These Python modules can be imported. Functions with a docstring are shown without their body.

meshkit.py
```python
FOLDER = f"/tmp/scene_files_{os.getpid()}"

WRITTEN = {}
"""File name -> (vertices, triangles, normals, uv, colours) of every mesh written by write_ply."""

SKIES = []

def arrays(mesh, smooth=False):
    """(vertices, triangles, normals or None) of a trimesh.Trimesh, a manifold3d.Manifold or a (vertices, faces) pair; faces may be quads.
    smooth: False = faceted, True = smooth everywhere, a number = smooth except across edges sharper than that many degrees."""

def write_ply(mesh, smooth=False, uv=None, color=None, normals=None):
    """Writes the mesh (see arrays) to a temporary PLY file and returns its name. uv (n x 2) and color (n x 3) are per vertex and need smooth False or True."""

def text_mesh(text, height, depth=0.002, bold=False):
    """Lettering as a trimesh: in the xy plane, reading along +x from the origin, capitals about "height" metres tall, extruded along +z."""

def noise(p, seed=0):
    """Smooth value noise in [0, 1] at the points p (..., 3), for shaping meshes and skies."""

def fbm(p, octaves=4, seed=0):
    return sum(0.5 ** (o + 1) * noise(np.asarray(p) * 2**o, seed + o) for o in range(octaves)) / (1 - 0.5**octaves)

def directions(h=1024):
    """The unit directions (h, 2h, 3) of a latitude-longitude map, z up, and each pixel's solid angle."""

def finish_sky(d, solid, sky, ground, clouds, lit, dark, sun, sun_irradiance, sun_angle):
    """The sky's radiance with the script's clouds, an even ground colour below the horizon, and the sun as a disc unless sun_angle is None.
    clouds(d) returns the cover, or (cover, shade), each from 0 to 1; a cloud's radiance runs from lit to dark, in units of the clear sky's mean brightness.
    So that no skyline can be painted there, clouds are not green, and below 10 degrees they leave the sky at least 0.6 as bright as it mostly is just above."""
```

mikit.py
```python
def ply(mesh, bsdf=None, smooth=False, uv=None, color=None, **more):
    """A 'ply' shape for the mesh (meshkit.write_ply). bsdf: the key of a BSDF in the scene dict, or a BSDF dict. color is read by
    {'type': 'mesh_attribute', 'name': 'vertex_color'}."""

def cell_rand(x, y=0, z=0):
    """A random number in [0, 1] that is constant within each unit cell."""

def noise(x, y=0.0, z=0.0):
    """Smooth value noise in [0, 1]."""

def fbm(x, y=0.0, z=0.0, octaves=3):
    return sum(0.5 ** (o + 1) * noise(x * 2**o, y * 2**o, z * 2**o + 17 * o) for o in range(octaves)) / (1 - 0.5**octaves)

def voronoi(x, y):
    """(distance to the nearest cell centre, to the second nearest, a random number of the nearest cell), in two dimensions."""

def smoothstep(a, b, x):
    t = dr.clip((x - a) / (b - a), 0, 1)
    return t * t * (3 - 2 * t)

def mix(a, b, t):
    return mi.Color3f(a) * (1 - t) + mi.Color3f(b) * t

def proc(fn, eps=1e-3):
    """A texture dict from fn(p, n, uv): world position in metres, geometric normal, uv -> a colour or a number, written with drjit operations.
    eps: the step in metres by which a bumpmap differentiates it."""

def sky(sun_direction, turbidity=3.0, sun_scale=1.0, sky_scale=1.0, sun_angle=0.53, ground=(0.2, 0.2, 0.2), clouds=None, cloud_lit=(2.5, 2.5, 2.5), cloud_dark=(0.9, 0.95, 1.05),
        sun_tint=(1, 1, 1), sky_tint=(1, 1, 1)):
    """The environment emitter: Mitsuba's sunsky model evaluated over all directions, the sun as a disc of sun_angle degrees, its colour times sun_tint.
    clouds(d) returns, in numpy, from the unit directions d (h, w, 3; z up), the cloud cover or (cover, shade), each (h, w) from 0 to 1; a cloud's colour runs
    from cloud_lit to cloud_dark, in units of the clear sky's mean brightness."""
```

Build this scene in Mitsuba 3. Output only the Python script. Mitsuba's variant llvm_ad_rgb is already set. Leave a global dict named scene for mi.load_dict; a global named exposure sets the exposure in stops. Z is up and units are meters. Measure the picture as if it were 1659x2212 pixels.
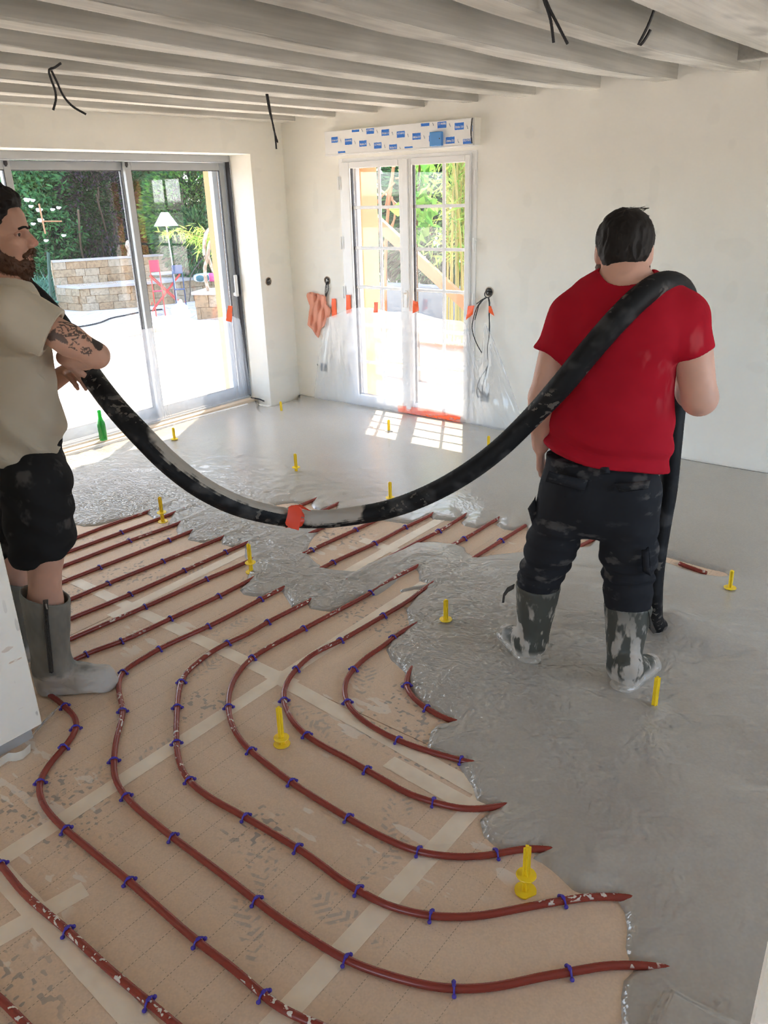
import math, random, numpy as np, trimesh, shapely, drjit as dr, mitsuba as mi, mikit, meshkit
from shapely.geometry import Polygon, LineString, Point, MultiPolygon
from mikit import noise, fbm, voronoi, cell_rand, smoothstep, mix
T = mi.ScalarTransform4f
rng = np.random.default_rng(7); random.seed(7)
scene, labels = {}, {}

# ---------------------------------------------------------------- camera, sky, exposure
FOC, YAW, PITCH, ROLL = 1697.87, -0.672138841, 0.382996527, -0.0311467015
CX, CY, HC, ZS = 829.5, 1106.0, 1.78, 0.05
_f = np.array([math.sin(YAW)*math.cos(PITCH), math.cos(YAW)*math.cos(PITCH), -math.sin(PITCH)])
_r = np.array([math.cos(YAW), -math.sin(YAW), 0.0]); _u = np.cross(_r, _f)
RC = np.array([_r*math.cos(ROLL)+_u*math.sin(ROLL), -_r*math.sin(ROLL)+_u*math.cos(ROLL), _f])
CAM = np.array([0.0, 0.0, HC])
scene['camera'] = {'type': 'perspective', 'fov_axis': 'x', 'fov': math.degrees(2*math.atan(829.5/FOC)), 'near_clip': 0.05, 'far_clip': 500.0,
                   'to_world': T().look_at(origin=CAM.tolist(), target=(CAM+_f).tolist(), up=RC[1].tolist())}
SUN = np.array([-0.289, 0.463, 0.839])
def clouds(d):
    n = meshkit.fbm(d*3.0, 4, seed=3)
    return np.clip((n-0.50)*3.0, 0, 0.7), np.clip((0.62-n)*2, 0, 1)
scene['sky'] = mikit.sky(SUN, turbidity=3.5, sun_scale=0.42, sky_scale=1.0, clouds=clouds, sky_tint=(1.10, 1.0, 0.86), ground=(0.2, 0.2, 0.18))
exposure = 5.3

# ---------------------------------------------------------------- helpers
def ray(p): return RC.T @ np.array([(p[0]-CX)/FOC, -(p[1]-CY)/FOC, 1.0])
def F(p, z=0.0): d = ray(p); return CAM + d*(z-HC)/d[2]
def WY(p, y): d = ray(p); return CAM + d*y/d[1]
def WX(p, x): d = ray(p); return CAM + d*x/d[0]
def DP(p, t): return CAM + ray(p)*t
def tag(key, label=None, cat=None, group=None, kind=None):
    d = labels.setdefault(key, {})
    for a, b in (('label', label), ('category', cat), ('group', group), ('kind', kind)):
        if b: d[a] = b
_count = {}
def numbered(key):
    n = _count.get(key, 0); _count[key] = n+1
    return key if n == 0 else f'{key}_{n:03d}'
def put(key, mesh, bsdf, smooth=False, label=None, cat=None, group=None, kind=None, color=None, to_world=None):
    key = numbered(key)
    d = mesh if isinstance(mesh, dict) else mikit.ply(mesh, bsdf, smooth=smooth, color=color)
    scene[key] = dict(d, to_world=to_world) if to_world is not None else d
    if label or cat or group or kind: tag(key, label, cat, group, kind)
    return key
def thing(name, label, cat, group=None):
    key = numbered(name); tag(key, label, cat, group); return key
def box(x0, x1, y0, y1, z0, z1, ch=0.0):
    if ch <= 0:
        m = trimesh.creation.box((x1-x0, y1-y0, z1-z0)); m.apply_translation(((x0+x1)/2, (y0+y1)/2, (z0+z1)/2)); return m
    pts = []
    for sx, a in ((1, x0), (-1, x1)):
        for sy, b in ((1, y0), (-1, y1)):
            for sz, c in ((1, z0), (-1, z1)):
                pts += [(a+sx*ch, b+sy*ch, c), (a+sx*ch, b, c+sz*ch), (a, b+sy*ch, c+sz*ch)]
    return trimesh.convex.convex_hull(np.array(pts))
def cat(*ms): return trimesh.util.concatenate([m for m in ms])
def smooth_path(pts, step=0.02, n=None):
    pts = np.asarray(pts, float); 
    t = np.r_[0, np.cumsum(np.sqrt(np.linalg.norm(np.diff(pts, axis=0), axis=1))+1e-9)]
    tt = np.linspace(0, t[-1], 40*len(pts))
    P = [np.zeros((len(tt), pts.shape[1]))]
    # centripetal Catmull-Rom
    Q = np.vstack([2*pts[0]-pts[1], pts, 2*pts[-1]-pts[-2]]); K = np.r_[t[0]-(t[1]-t[0]), t, t[-1]+(t[-1]-t[-2])]
    i = np.clip(np.searchsorted(t, tt, side='right')-1, 0, len(pts)-2)+1
    k0, k1, k2, k3 = (K[i-1], K[i], K[i+1], K[i+2]); u = tt
    def L(a, b, ka, kb): return a*((kb-u)/(kb-ka))[:, None] + b*((u-ka)/(kb-ka))[:, None]
    A1, A2, A3 = L(Q[i-1], Q[i], k0, k1), L(Q[i], Q[i+1], k1, k2), L(Q[i+1], Q[i+2], k2, k3)
    B1, B2 = L(A1, A2, k0, k2), L(A2, A3, k1, k3); C = L(B1, B2, k1, k2)
    s = np.r_[0, np.cumsum(np.linalg.norm(np.diff(C[:, :3], axis=0), axis=1))]
    m = n or max(2, int(s[-1]/step)+1); q = np.linspace(0, s[-1], m)
    return np.stack([np.interp(q, s, C[:, j]) for j in range(C.shape[1])], 1)
def tube(path, r, sides=10, cap=True):
    path = np.asarray(path, float); n = len(path); r = np.broadcast_to(np.asarray(r, float), (n,))
    tg = np.gradient(path, axis=0); tg /= np.linalg.norm(tg, axis=1)[:, None]+1e-12
    a = np.array([0, 0, 1.0]) if abs(tg[0][2]) < 0.9 else np.array([1.0, 0, 0])
    nv = np.cross(tg[0], a); nv /= np.linalg.norm(nv); N = [nv]
    for i in range(1, n):
        v = N[-1]-tg[i]*(N[-1]@tg[i]); N.append(v/np.linalg.norm(v))
    N = np.array(N); B = np.cross(tg, N); th = np.arange(sides)*2*np.pi/sides
    V = path[:, None]+r[:, None, None]*(np.cos(th)[None, :, None]*N[:, None]+np.sin(th)[None, :, None]*B[:, None])
    V = V.reshape(-1, 3); i, j = np.meshgrid(np.arange(n-1), np.arange(sides), indexing='ij'); i, j = i.ravel(), j.ravel(); k = (j+1) % sides
    f = np.vstack([np.c_[i*sides+j, i*sides+k, (i+1)*sides+k], np.c_[i*sides+j, (i+1)*sides+k, (i+1)*sides+j]])
    if cap:
        V = np.vstack([V, path[0], path[-1]]); c0, c1 = n*sides, n*sides+1; j = np.arange(sides); k = (j+1) % sides
        f = np.vstack([f, np.c_[k, j, np.full(sides, c0)], np.c_[(n-1)*sides+j, (n-1)*sides+k, np.full(sides, c1)]])
    return trimesh.Trimesh(V, f, process=False)
def lathe(prof, sides=24):
    prof = np.array(prof, float); th = np.arange(sides)*2*np.pi/sides; n = len(prof)
    V = np.stack([prof[:, None, 0]*np.cos(th), prof[:, None, 0]*np.sin(th), np.repeat(prof[:, 1:], sides, 1)], -1).reshape(-1, 3)
    i, j = np.meshgrid(np.arange(n-1), np.arange(sides), indexing='ij'); i, j = i.ravel(), j.ravel(); k = (j+1) % sides
    return trimesh.Trimesh(V, np.vstack([np.c_[i*sides+j, i*sides+k, (i+1)*sides+k], np.c_[i*sides+j, (i+1)*sides+k, (i+1)*sides+j]]), process=False)
def grid_mesh(P, flip=False):
    n, m = P.shape[:2]; i, j = np.meshgrid(np.arange(n-1), np.arange(m-1), indexing='ij'); a = (i*m+j).ravel(); b, c, d = a+1, a+m+1, a+m
    f = np.vstack([np.c_[a, d, c], np.c_[a, c, b]]); 
    if flip: f = f[:, ::-1]
    return trimesh.Trimesh(P.reshape(-1, 3), f, process=False)
def sheet(P, t):      # a grid of points given thickness t along its normals
    m = grid_mesh(P); n = np.array(m.vertex_normals); q = (P.reshape(-1, 3)-n*t).reshape(P.shape)
    a, b = P.shape[:2]; N = a*b
    ring = np.r_[np.arange(b), np.arange(1, a)*b+b-1, (a-1)*b+np.arange(b-2, -1, -1), np.arange(a-2, 0, -1)*b]; nx = np.roll(ring, -1)
    f = np.vstack([m.faces, m.faces[:, ::-1]+N, np.c_[ring, nx, nx+N], np.c_[ring, nx+N, ring+N]])
    return trimesh.Trimesh(np.vstack([P.reshape(-1, 3), q.reshape(-1, 3)]), f, process=False)
def extrude(poly, z0, z1):
    m = trimesh.creation.extrude_polygon(poly, z1-z0, engine='earcut'); m.apply_translation((0, 0, z0)); return m

# ---------------------------------------------------------------- materials
def princ(color, rough=0.6, metallic=0.0, spec=0.5, **kw):
    c = color if isinstance(color, dict) else {'type': 'rgb', 'value': list(color)}
    return {'type': 'twosided', 'bsdf': {'type': 'principled', 'base_color': c, 'roughness': rough, 'metallic': metallic, 'specular': spec, **kw}}
def bump(b, fn, eps=1e-3):
    return {'type': 'twosided', 'bsdf': {'type': 'bumpmap', 'arbitrary': mikit.proc(fn, eps), 'scale': 1.0, 'bsdf': b['bsdf'] if b['type'] == 'twosided' else b}}
def c_wall(p, n, uv):
    s = fbm(p.x*1.3+p.y*1.1, p.z*1.3, p.y*0.7); k = smoothstep(0.80, 0.86, noise(p.x*9+p.y*9, p.z*7))*0.03
    return mix((0.80, 0.78, 0.71), (0.85, 0.835, 0.775), s) * (1-k)
def c_beam(p, n, uv):
    g = fbm(p.x*70, p.y*2.2, p.z*70, 4); l = fbm(p.x*5, p.y*1.7, p.z*5+3, 3); s = fbm(p.x*20, p.y*3.5, p.z*20, 3)
    c = mix((0.47, 0.455, 0.41), (0.61, 0.595, 0.55), smoothstep(0.3, 0.7, l))
    bottom = smoothstep(0.6, 0.9, dr.abs(n.z))*smoothstep(0.15, 0.45, fbm(p.x*9, p.y*3, 7.0, 3))      # paler undersides: part limewash, part bounce light from the floor put into the colour
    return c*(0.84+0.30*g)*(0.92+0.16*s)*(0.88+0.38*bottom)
def c_board(p, n, uv):
    a = fbm(p.x*2.3, p.y*2.3, 1.0, 3); b = noise(p.x*220, p.y*220)
    c = mix((0.57, 0.425, 0.305), (0.65, 0.50, 0.37), a)*(0.95+0.1*b)
    def lines(u, v, gap, dash, w, keep):
        k = dr.abs(u/gap-dr.floor(u/gap+0.5))*gap
        on = dr.select((k < w) & ((v/dash-dr.floor(v/dash)) < keep), 1.0, 0.0)
        return on
    dark = dr.maximum(lines(p.x+0.01, p.y, 0.10, 0.0105, 0.0011, 0.55), lines(p.y-0.03, p.x, 0.10, 0.0105, 0.0011, 0.3)*0.55)*smoothstep(0.38, 0.6, noise(p.x*2.1+4, p.y*2.1))
    c = c*(1-0.50*dark)
    # cement smears, footprints and droplets left on the boards
    tex = smoothstep(0.42, 0.62, fbm(p.x*55, p.y*55, 5.0, 3)); m = mi.Float(0)
    for fx, fy, ang in FEET:
        ca, sa = math.cos(ang), math.sin(ang); du, dv = (p.x-fx)*ca+(p.y-fy)*sa, (p.y-fy)*ca-(p.x-fx)*sa; wid = 0.042-0.012*dr.sin((du+0.02)*24)
        sole = smoothstep(1.0, 0.8, dr.sqrt(dr.square(du/0.135)+dr.square(dv/(wid*1.15))*1.0)); tread = smoothstep(0.35, 0.6, dr.abs((du*38+dr.abs(dv)*26)-dr.floor(du*38+dr.abs(dv)*26)-0.5)*2)
        m = dr.maximum(m, sole*tread*tex)
    c = mix(c, mi.Color3f(0.30, 0.285, 0.265), 0.5*m)
    sp = smoothstep(0.74, 0.79, noise(p.x*75, p.y*75))*smoothstep(0.55, 0.7, noise(p.x*3.3+5, p.y*3.3+1))
    c = mix(c, mi.Color3f(0.26, 0.24, 0.22), 0.7*sp)
    w = smoothstep(0.66, 0.70, fbm(p.x*9+3, p.y*26, 2.0, 4))*smoothstep(0.62, 0.7, noise(p.x*2.2+19, p.y*2.2+7))
    return mix(c, mi.Color3f(0.72, 0.66, 0.58), 0.6*w)
def c_tape(p, n, uv):
    return mix((0.68, 0.575, 0.45), (0.78, 0.69, 0.56), fbm(p.x*18, p.y*18, 0.0, 3))
def c_pipe(p, n, uv):
    s = smoothstep(0.60, 0.63, fbm(p.x*75, p.y*75, p.z*75, 3))*smoothstep(0.60, 0.72, noise(p.x*4.7+3, p.y*4.7))*smoothstep(0.010, 0.016, p.z)
    return mix((0.215, 0.030, 0.020), (0.58, 0.53, 0.47), s)
def c_screed(p, n, uv):
    a = fbm(p.x*1.6, p.y*1.6, 3.0, 4); b = noise(p.x*160, p.y*160)
    return mix((0.305, 0.285, 0.25), (0.375, 0.355, 0.32), a)*(0.96+0.08*b)
def h_screed(p, n, uv):
    far = smoothstep(2.6, 3.5, p.y)
    calm = dr.maximum(far*0.88, 0.72*smoothstep(-1.3, -0.5, p.x))
    rough = (fbm(p.x*90, p.y*90, 0.0, 2)-0.5)*0.0095*(1-calm)
    u, v = p.x+0.75*p.y, p.y-0.6*p.x
    return rough + (fbm(u*3, v*16, 2.0, 2)-0.5)*0.006*(1-0.8*calm)
FEET_PX = [((320,1640),(290,1665)), ((185,1690),(160,1705)), ((500,1352),(478,1362)), ((522,1396),(500,1388)), ((440,1445),(418,1460)), ((665,1545),(640,1532)), ((712,1580),(690,1562)), ((786,1472),(782,1500)), ((850,1768),(838,1800)), ((815,1860),(790,1880)), ((570,1882),(575,1915)), ((540,2000),(548,2040)), ((750,1985),(770,2000)), ((235,1255),(262,1244)), ((400,1238),(425,1228))]
FEET = []
for p_, q_ in FEET_PX:
    a_, b_ = F(p_), F(q_); FEET.append((float(a_[0]), float(a_[1]), float(math.atan2(b_[1]-a_[1], b_[0]-a_[0]))))
M = {}
def mat(k, d): scene['m_'+k] = d; M[k] = 'm_'+k
def c_jamb(p, n, uv):
    s = smoothstep(0.72, 0.76, fbm(p.x*16+p.y*16, p.y*9, p.z*38, 3))*smoothstep(0.55, 0.2, p.z); k = smoothstep(0.70, 0.74, fbm(p.x*40, p.y*40, p.z*13, 2))*smoothstep(0.8, 0.1, p.z)
    return mix(mix(c_wall(p, n, uv), mi.Color3f(0.42, 0.24, 0.12), 0.8*s), mi.Color3f(0.25, 0.23, 0.21), 0.6*k)
mat('jamb', princ(mikit.proc(c_jamb), 0.9, spec=0.2)); mat('plinth', princ((0.40, 0.40, 0.395), 0.8)); mat('paper', princ((0.62, 0.585, 0.51), 0.9))
mat('wall', princ(mikit.proc(c_wall), 0.92, spec=0.2))
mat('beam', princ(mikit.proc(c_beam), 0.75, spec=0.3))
mat('board', princ(mikit.proc(c_board), 0.55, spec=0.4))
mat('tape', princ(mikit.proc(c_tape), 0.38))
mat('pipe', princ(mikit.proc(c_pipe), 0.3))
mat('screed', bump(princ(mikit.proc(c_screed), 0.19, spec=0.95), h_screed, 2e-3))
mat('white', princ((0.80, 0.80, 0.79), 0.35)); mat('alu', princ((0.43, 0.45, 0.465), 0.4)); mat('alu_dark', princ((0.40, 0.42, 0.44), 0.4)); mat('gasket', princ((0.03, 0.03, 0.035), 0.5))
mat('glass', {'type': 'thindielectric', 'int_ior': 1.5})
mat('ceiling', princ((0.74, 0.73, 0.70), 0.9))
mat('orange_render', princ((0.47, 0.275, 0.13), 0.9)); mat('foam', princ((0.82, 0.82, 0.80), 0.6)); mat('sill', princ((0.58, 0.47, 0.35), 0.8))
mat('clip', princ((0.05, 0.03, 0.33), 0.35)); mat('yellow', princ((0.83, 0.60, 0.02), 0.4)); mat('cable', princ((0.02, 0.02, 0.022), 0.5)); mat('dark', princ((0.05, 0.045, 0.04), 0.8))
mat('orange_tape', princ((0.95, 0.13, 0.03), 0.45)); mat('towel', princ((0.72, 0.32, 0.22), 0.95, sheen=0.6))
mat('blue', princ((0.03, 0.17, 0.60), 0.5)); mat('light_blue', princ((0.10, 0.30, 0.66), 0.6)); mat('steel', princ((0.5, 0.5, 0.5), 0.3, 1.0))
mat('film', {'type': 'blendbsdf', 'weight': 0.24, 'a': {'type': 'thindielectric', 'int_ior': 1.45}, 'b': {'type': 'principledthin', 'base_color': {'type': 'rgb', 'value': [0.72, 0.75, 0.80]}, 'roughness': 0.4, 'diff_trans': 1.25, 'spec_trans': 0.0, 'eta': 1.4}})

# ---------------------------------------------------------------- room shell
XW, YW, XO, YO, ZC = -5.18, 5.28, -5.76, 5.66, 2.505
XR, YN, YB = 1.7, 1.06, -3.4      # right wall, near partition, rear wall of the room behind
SY0, SY1, SZ1 = 1.98, 4.90, 2.125   # sliding door opening
DX0, DX1, DZ1 = -4.555, -3.245, 2.06
def wall_with_hole(axis, a0, a1, b0, b1, c0, c1, hole):   # thickness b, hole along a and c
    h0, h1, g0, g1 = hole; out = []
    for (p, q, z0, z1) in ((a0, h0, c0, c1), (h1, a1, c0, c1), (h0, h1, g1, c1), (h0, h1, c0, g0)):
        if q-p > 1e-4 and z1-z0 > 1e-4:
            out.append(box(p, q, b0, b1, z0, z1) if axis == 'x' else box(b0, b1, p, q, z0, z1))
    return cat(*out)
put('wall_back', wall_with_hole('x', XO, XR+0.2, YW, YO, -0.3, ZC+0.2, (DX0, DX1, 0.03, DZ1)), 'm_wall', kind='structure')
put('wall_left', wall_with_hole('y', YN-0.3, YW, XO, XW, -0.3, ZC+0.2, (SY0, SY1, 0.02, SZ1)), 'm_wall', kind='structure')
put('wall_right', wall_with_hole('y', YB, YW, XR, XR+0.3, -0.3, ZC+0.2, (1.7, 4.6, 0.9, 2.0)), 'm_wall', kind='structure')  # unseen window opening, added to bring more light onto the near floor
put('wall_front_left', box(XO, -2.44, 0.78, YN, 0.055, ZC, 0.004), 'm_jamb', kind='structure'); put('wall_front_right', box(-0.072, XR, 0.78, YN, -0.05, ZC, 0.004), 'm_wall', kind='structure')
put('wall_rear', wall_with_hole('x', -4.2, XR+0.2, YB-0.25, YB, -0.3, ZC+0.2, (-1.4, 0.3, 0.1, 2.1)), 'm_wall', kind='structure')
put('wall_side', wall_with_hole('y', YB, 0.78, -4.4, -4.2, -0.3, ZC+0.2, (-2.0, -1.0, 1.0, 2.0)), 'm_wall', kind='structure')
put('ceiling', cat(box(XW, XR, 0.9, YW, ZC, ZC+0.15), box(-4.2, XR, YB, 0.9, ZC-0.02, ZC+0.15)), 'm_ceiling', kind='structure')
# beams, each a thing of its own; old timbers that sag in the middle
bx_right = [-5.01, -4.568, -4.137, -3.701, -3.247, -2.799, -2.35, -1.867, -1.404, -0.60]
bw = [0.165, 0.125, 0.13, 0.125, 0.13, 0.135, 0.133, 0.135, 0.135, 0.57]
sag = [0.005, 0.008, 0.006, 0.010, 0.025, 0.03, 0.045, 0.045, 0.055, 0.035]
names = ['limewashed ceiling beam lying against the wall above the sliding door', 'limewashed ceiling beam, second from the wall above the sliding door', 'limewashed ceiling beam, third from the sliding door wall',
         'limewashed ceiling beam, fourth from the sliding door wall', 'limewashed ceiling beam, fifth from the sliding door wall, ending above the roller shutter box', 'limewashed ceiling beam, sixth from the sliding door wall, just right of the shutter box',
         'limewashed ceiling beam, seventh from the sliding door wall, ending above the bare wall', 'limewashed ceiling beam, eighth from the sliding door wall, with two black cable ends before it', 'limewashed ceiling beam that meets the short cross timber', 'broad limewashed beam at the upper right corner of the photo']
def beam(x0, x1, y0, y1, zb, zt, s, seed):
    ny, prof = 60, []
    ys = np.linspace(y0, y1, ny); c = 0.006; rows = []
    sec = np.array([(x0, zt), (x0, zb+c), (x0+c, zb), (x1-c, zb), (x1, zb+c), (x1, zt)])
    for y in ys:
        d = s*max(0.0, 1-((y-3.1)/2.18)**2); q = sec.copy()
        q[1:5, 1] -= d
        w = (meshkit.noise(np.c_[np.arange(6)*3.1+seed*7, np.full(6, y*2.3), np.full(6, seed)])-0.5)*0.012
        q[1:5, 1] += w[1:5]*0.6; q[:, 0] += w[::-1]*0.7
        rows.append(np.c_[q[:, 0], np.full(6, y), q[:, 1]])
    P = np.array(rows); m = grid_mesh(P, flip=True)
    return m
for i in range(10):
    g = 'limewashed timber beams across the ceiling'
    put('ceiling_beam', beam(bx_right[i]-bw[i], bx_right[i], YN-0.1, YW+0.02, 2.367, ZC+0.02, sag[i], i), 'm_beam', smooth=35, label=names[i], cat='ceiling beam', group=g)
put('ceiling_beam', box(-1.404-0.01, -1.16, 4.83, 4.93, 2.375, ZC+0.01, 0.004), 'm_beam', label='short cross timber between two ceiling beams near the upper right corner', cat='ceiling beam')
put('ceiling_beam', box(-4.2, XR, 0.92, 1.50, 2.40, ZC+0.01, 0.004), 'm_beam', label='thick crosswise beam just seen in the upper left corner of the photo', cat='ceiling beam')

# ---------------------------------------------------------------- aluminium sliding door
XD = -5.43
fz0, fz1 = 0.055, 2.125
def frame_y(x0, x1, y0, y1, z0, z1, w, wt=None, wb=None):
    wt, wb = wt or w, wb or w
    return cat(box(x0, x1, y0, y0+w, z0, z1, 0.003), box(x0, x1, y1-w, y1, z0, z1, 0.003), box(x0, x1, y0+w, y1-w, z1-wt, z1, 0.003), box(x0, x1, y0+w, y1-w, z0, z0+wb, 0.003))
put('door_1__frame', frame_y(XD-0.15, XD, SY0, SY1+0.03, fz0, fz1, 0.045, 0.05, 0.035), 'm_alu', kind='structure'); tag('door_1', kind='structure')
put('door_1__track', cat(*[box(XD-0.02-0.045*k, XD-0.012-0.045*k, SY0+0.05, SY1-0.02, fz0+0.035, fz0+0.05) for k in range(3)]), 'm_alu_dark')
sash = [(3.895, 4.87, -0.050), (2.955, 3.94, -0.095), (2.02, 3.0, -0.050)]
for k, (y0, y1, dx) in enumerate(sash):
    x = XD+dx; s = put('door_1__sash', frame_y(x-0.035, x, y0, y1, fz0+0.04, fz1-0.055, 0.052, 0.06, 0.085), 'm_alu')
    put(s+'__pane', box(x-0.020, x-0.0195, y0+0.04, y1-0.04, fz0+0.11, fz1-0.10), 'm_glass')
    put(s+'__gasket', frame_y(x-0.024, x-0.001, y0+0.050, y1-0.050, fz0+0.122, fz1-0.113, 0.006), 'm_gasket')
s = put('door_1__jamb_seal', box(XD-0.04, XD+0.004, SY1-0.022, SY1-0.014, fz0+0.03, fz1-0.05), 'm_gasket')
put('door_1__handle', cat(box(XD-0.05, XD-0.012, 4.835, 4.862, 0.99, 1.02, 0.004), box(XD-0.02, XD-0.003, 4.83, 4.866, 0.985, 1.17, 0.005)), 'm_white')
for y in (2.967, 3.91):
    put('door_1__roller_guide', cat(box(XD-0.05, XD-0.045, y-0.012, y+0.012, fz1-0.085, fz1-0.06), box(XD-0.052, XD-0.043, y-0.005, y+0.005, fz1-0.095, fz1-0.085)), 'm_gasket')
put('sill_board', box(XD-0.01, -5.36, 1.9, SY1, 0.0, 0.072), 'm_sill', label='raw tan sill strip along the foot of the sliding door', cat='sill')
P = smooth_path([(-5.345, 1.9, 0.06), (-5.34, 3.0, 0.062), (-5.342, 4.2, 0.058), (-5.335, 4.75, 0.05)], 0.05)
put('edge_strip', cat(*[tube(P+np.array([0, 0, k*0.008-0.03]), 0.011, 8) for k in range(4)]), 'm_foam', True, label='white foam edge strip running along the screed below the sliding door', cat='edge strip')
put('wall_left_reveal', cat(box(XO-0.005, XD-0.16, SY1-0.02, SY1+0.12, -0.3, 2.4), box(XO-0.006, XD-0.155, 1.9, SY0, -0.3, 2.4)), 'm_orange_render', kind='structure')
put('shutter_rail', box(XD-0.205, XD-0.155, SY1-0.075, SY1-0.021, 0.03, 2.12, 0.003), 'm_alu_dark', label='grey roller shutter guide rail outside the right edge of the sliding door', cat='rail')
put('wall_outer', cat(box(XO-0.01, XO, SY1-0.0, YO, -0.3, 3.2), box(XO-0.01, XO, -4, SY0, -0.3, 3.2), box(XO-0.01, XO, SY0, SY1, SZ1+0.01, 3.2), box(XO, DX0, YO, YO+0.01, -0.3, 3.2), box(DX1, 4, YO, YO+0.01, -0.3, 3.2), box(DX0, DX1, YO, YO+0.01, DZ1+0.01, 3.2)), 'm_orange_render', kind='structure')

# ---------------------------------------------------------------- french door
YD = YW+0.005
def frame_x(y0, y1, x0, x1, z0, z1, w, wt=None, wb=None):
    wt, wb = wt or w, wb or w
    return cat(box(x0, x0+w, y0, y1, z0, z1, 0.003), box(x1-w, x1, y0, y1, z0, z1, 0.003), box(x0+w, x1-w, y0, y1, z1-wt, z1, 0.003), box(x0+w, x1-w, y0, y1, z0, z0+wb, 0.003))
put('door_2__frame', cat(frame_x(YD-0.012, YD+0.06, DX0, DX1, 0.045, DZ1, 0.045, 0.04, 0.03)), 'm_white', kind='structure'); tag('door_2', kind='structure')
leaves = [(-4.515, -3.868, (-4.43, -3.935), -4.153), (-3.868, -3.29, (-3.815, -3.335), -3.54)]
muz = [1.692, 1.380, 1.068, 0.756, 0.438]
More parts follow.
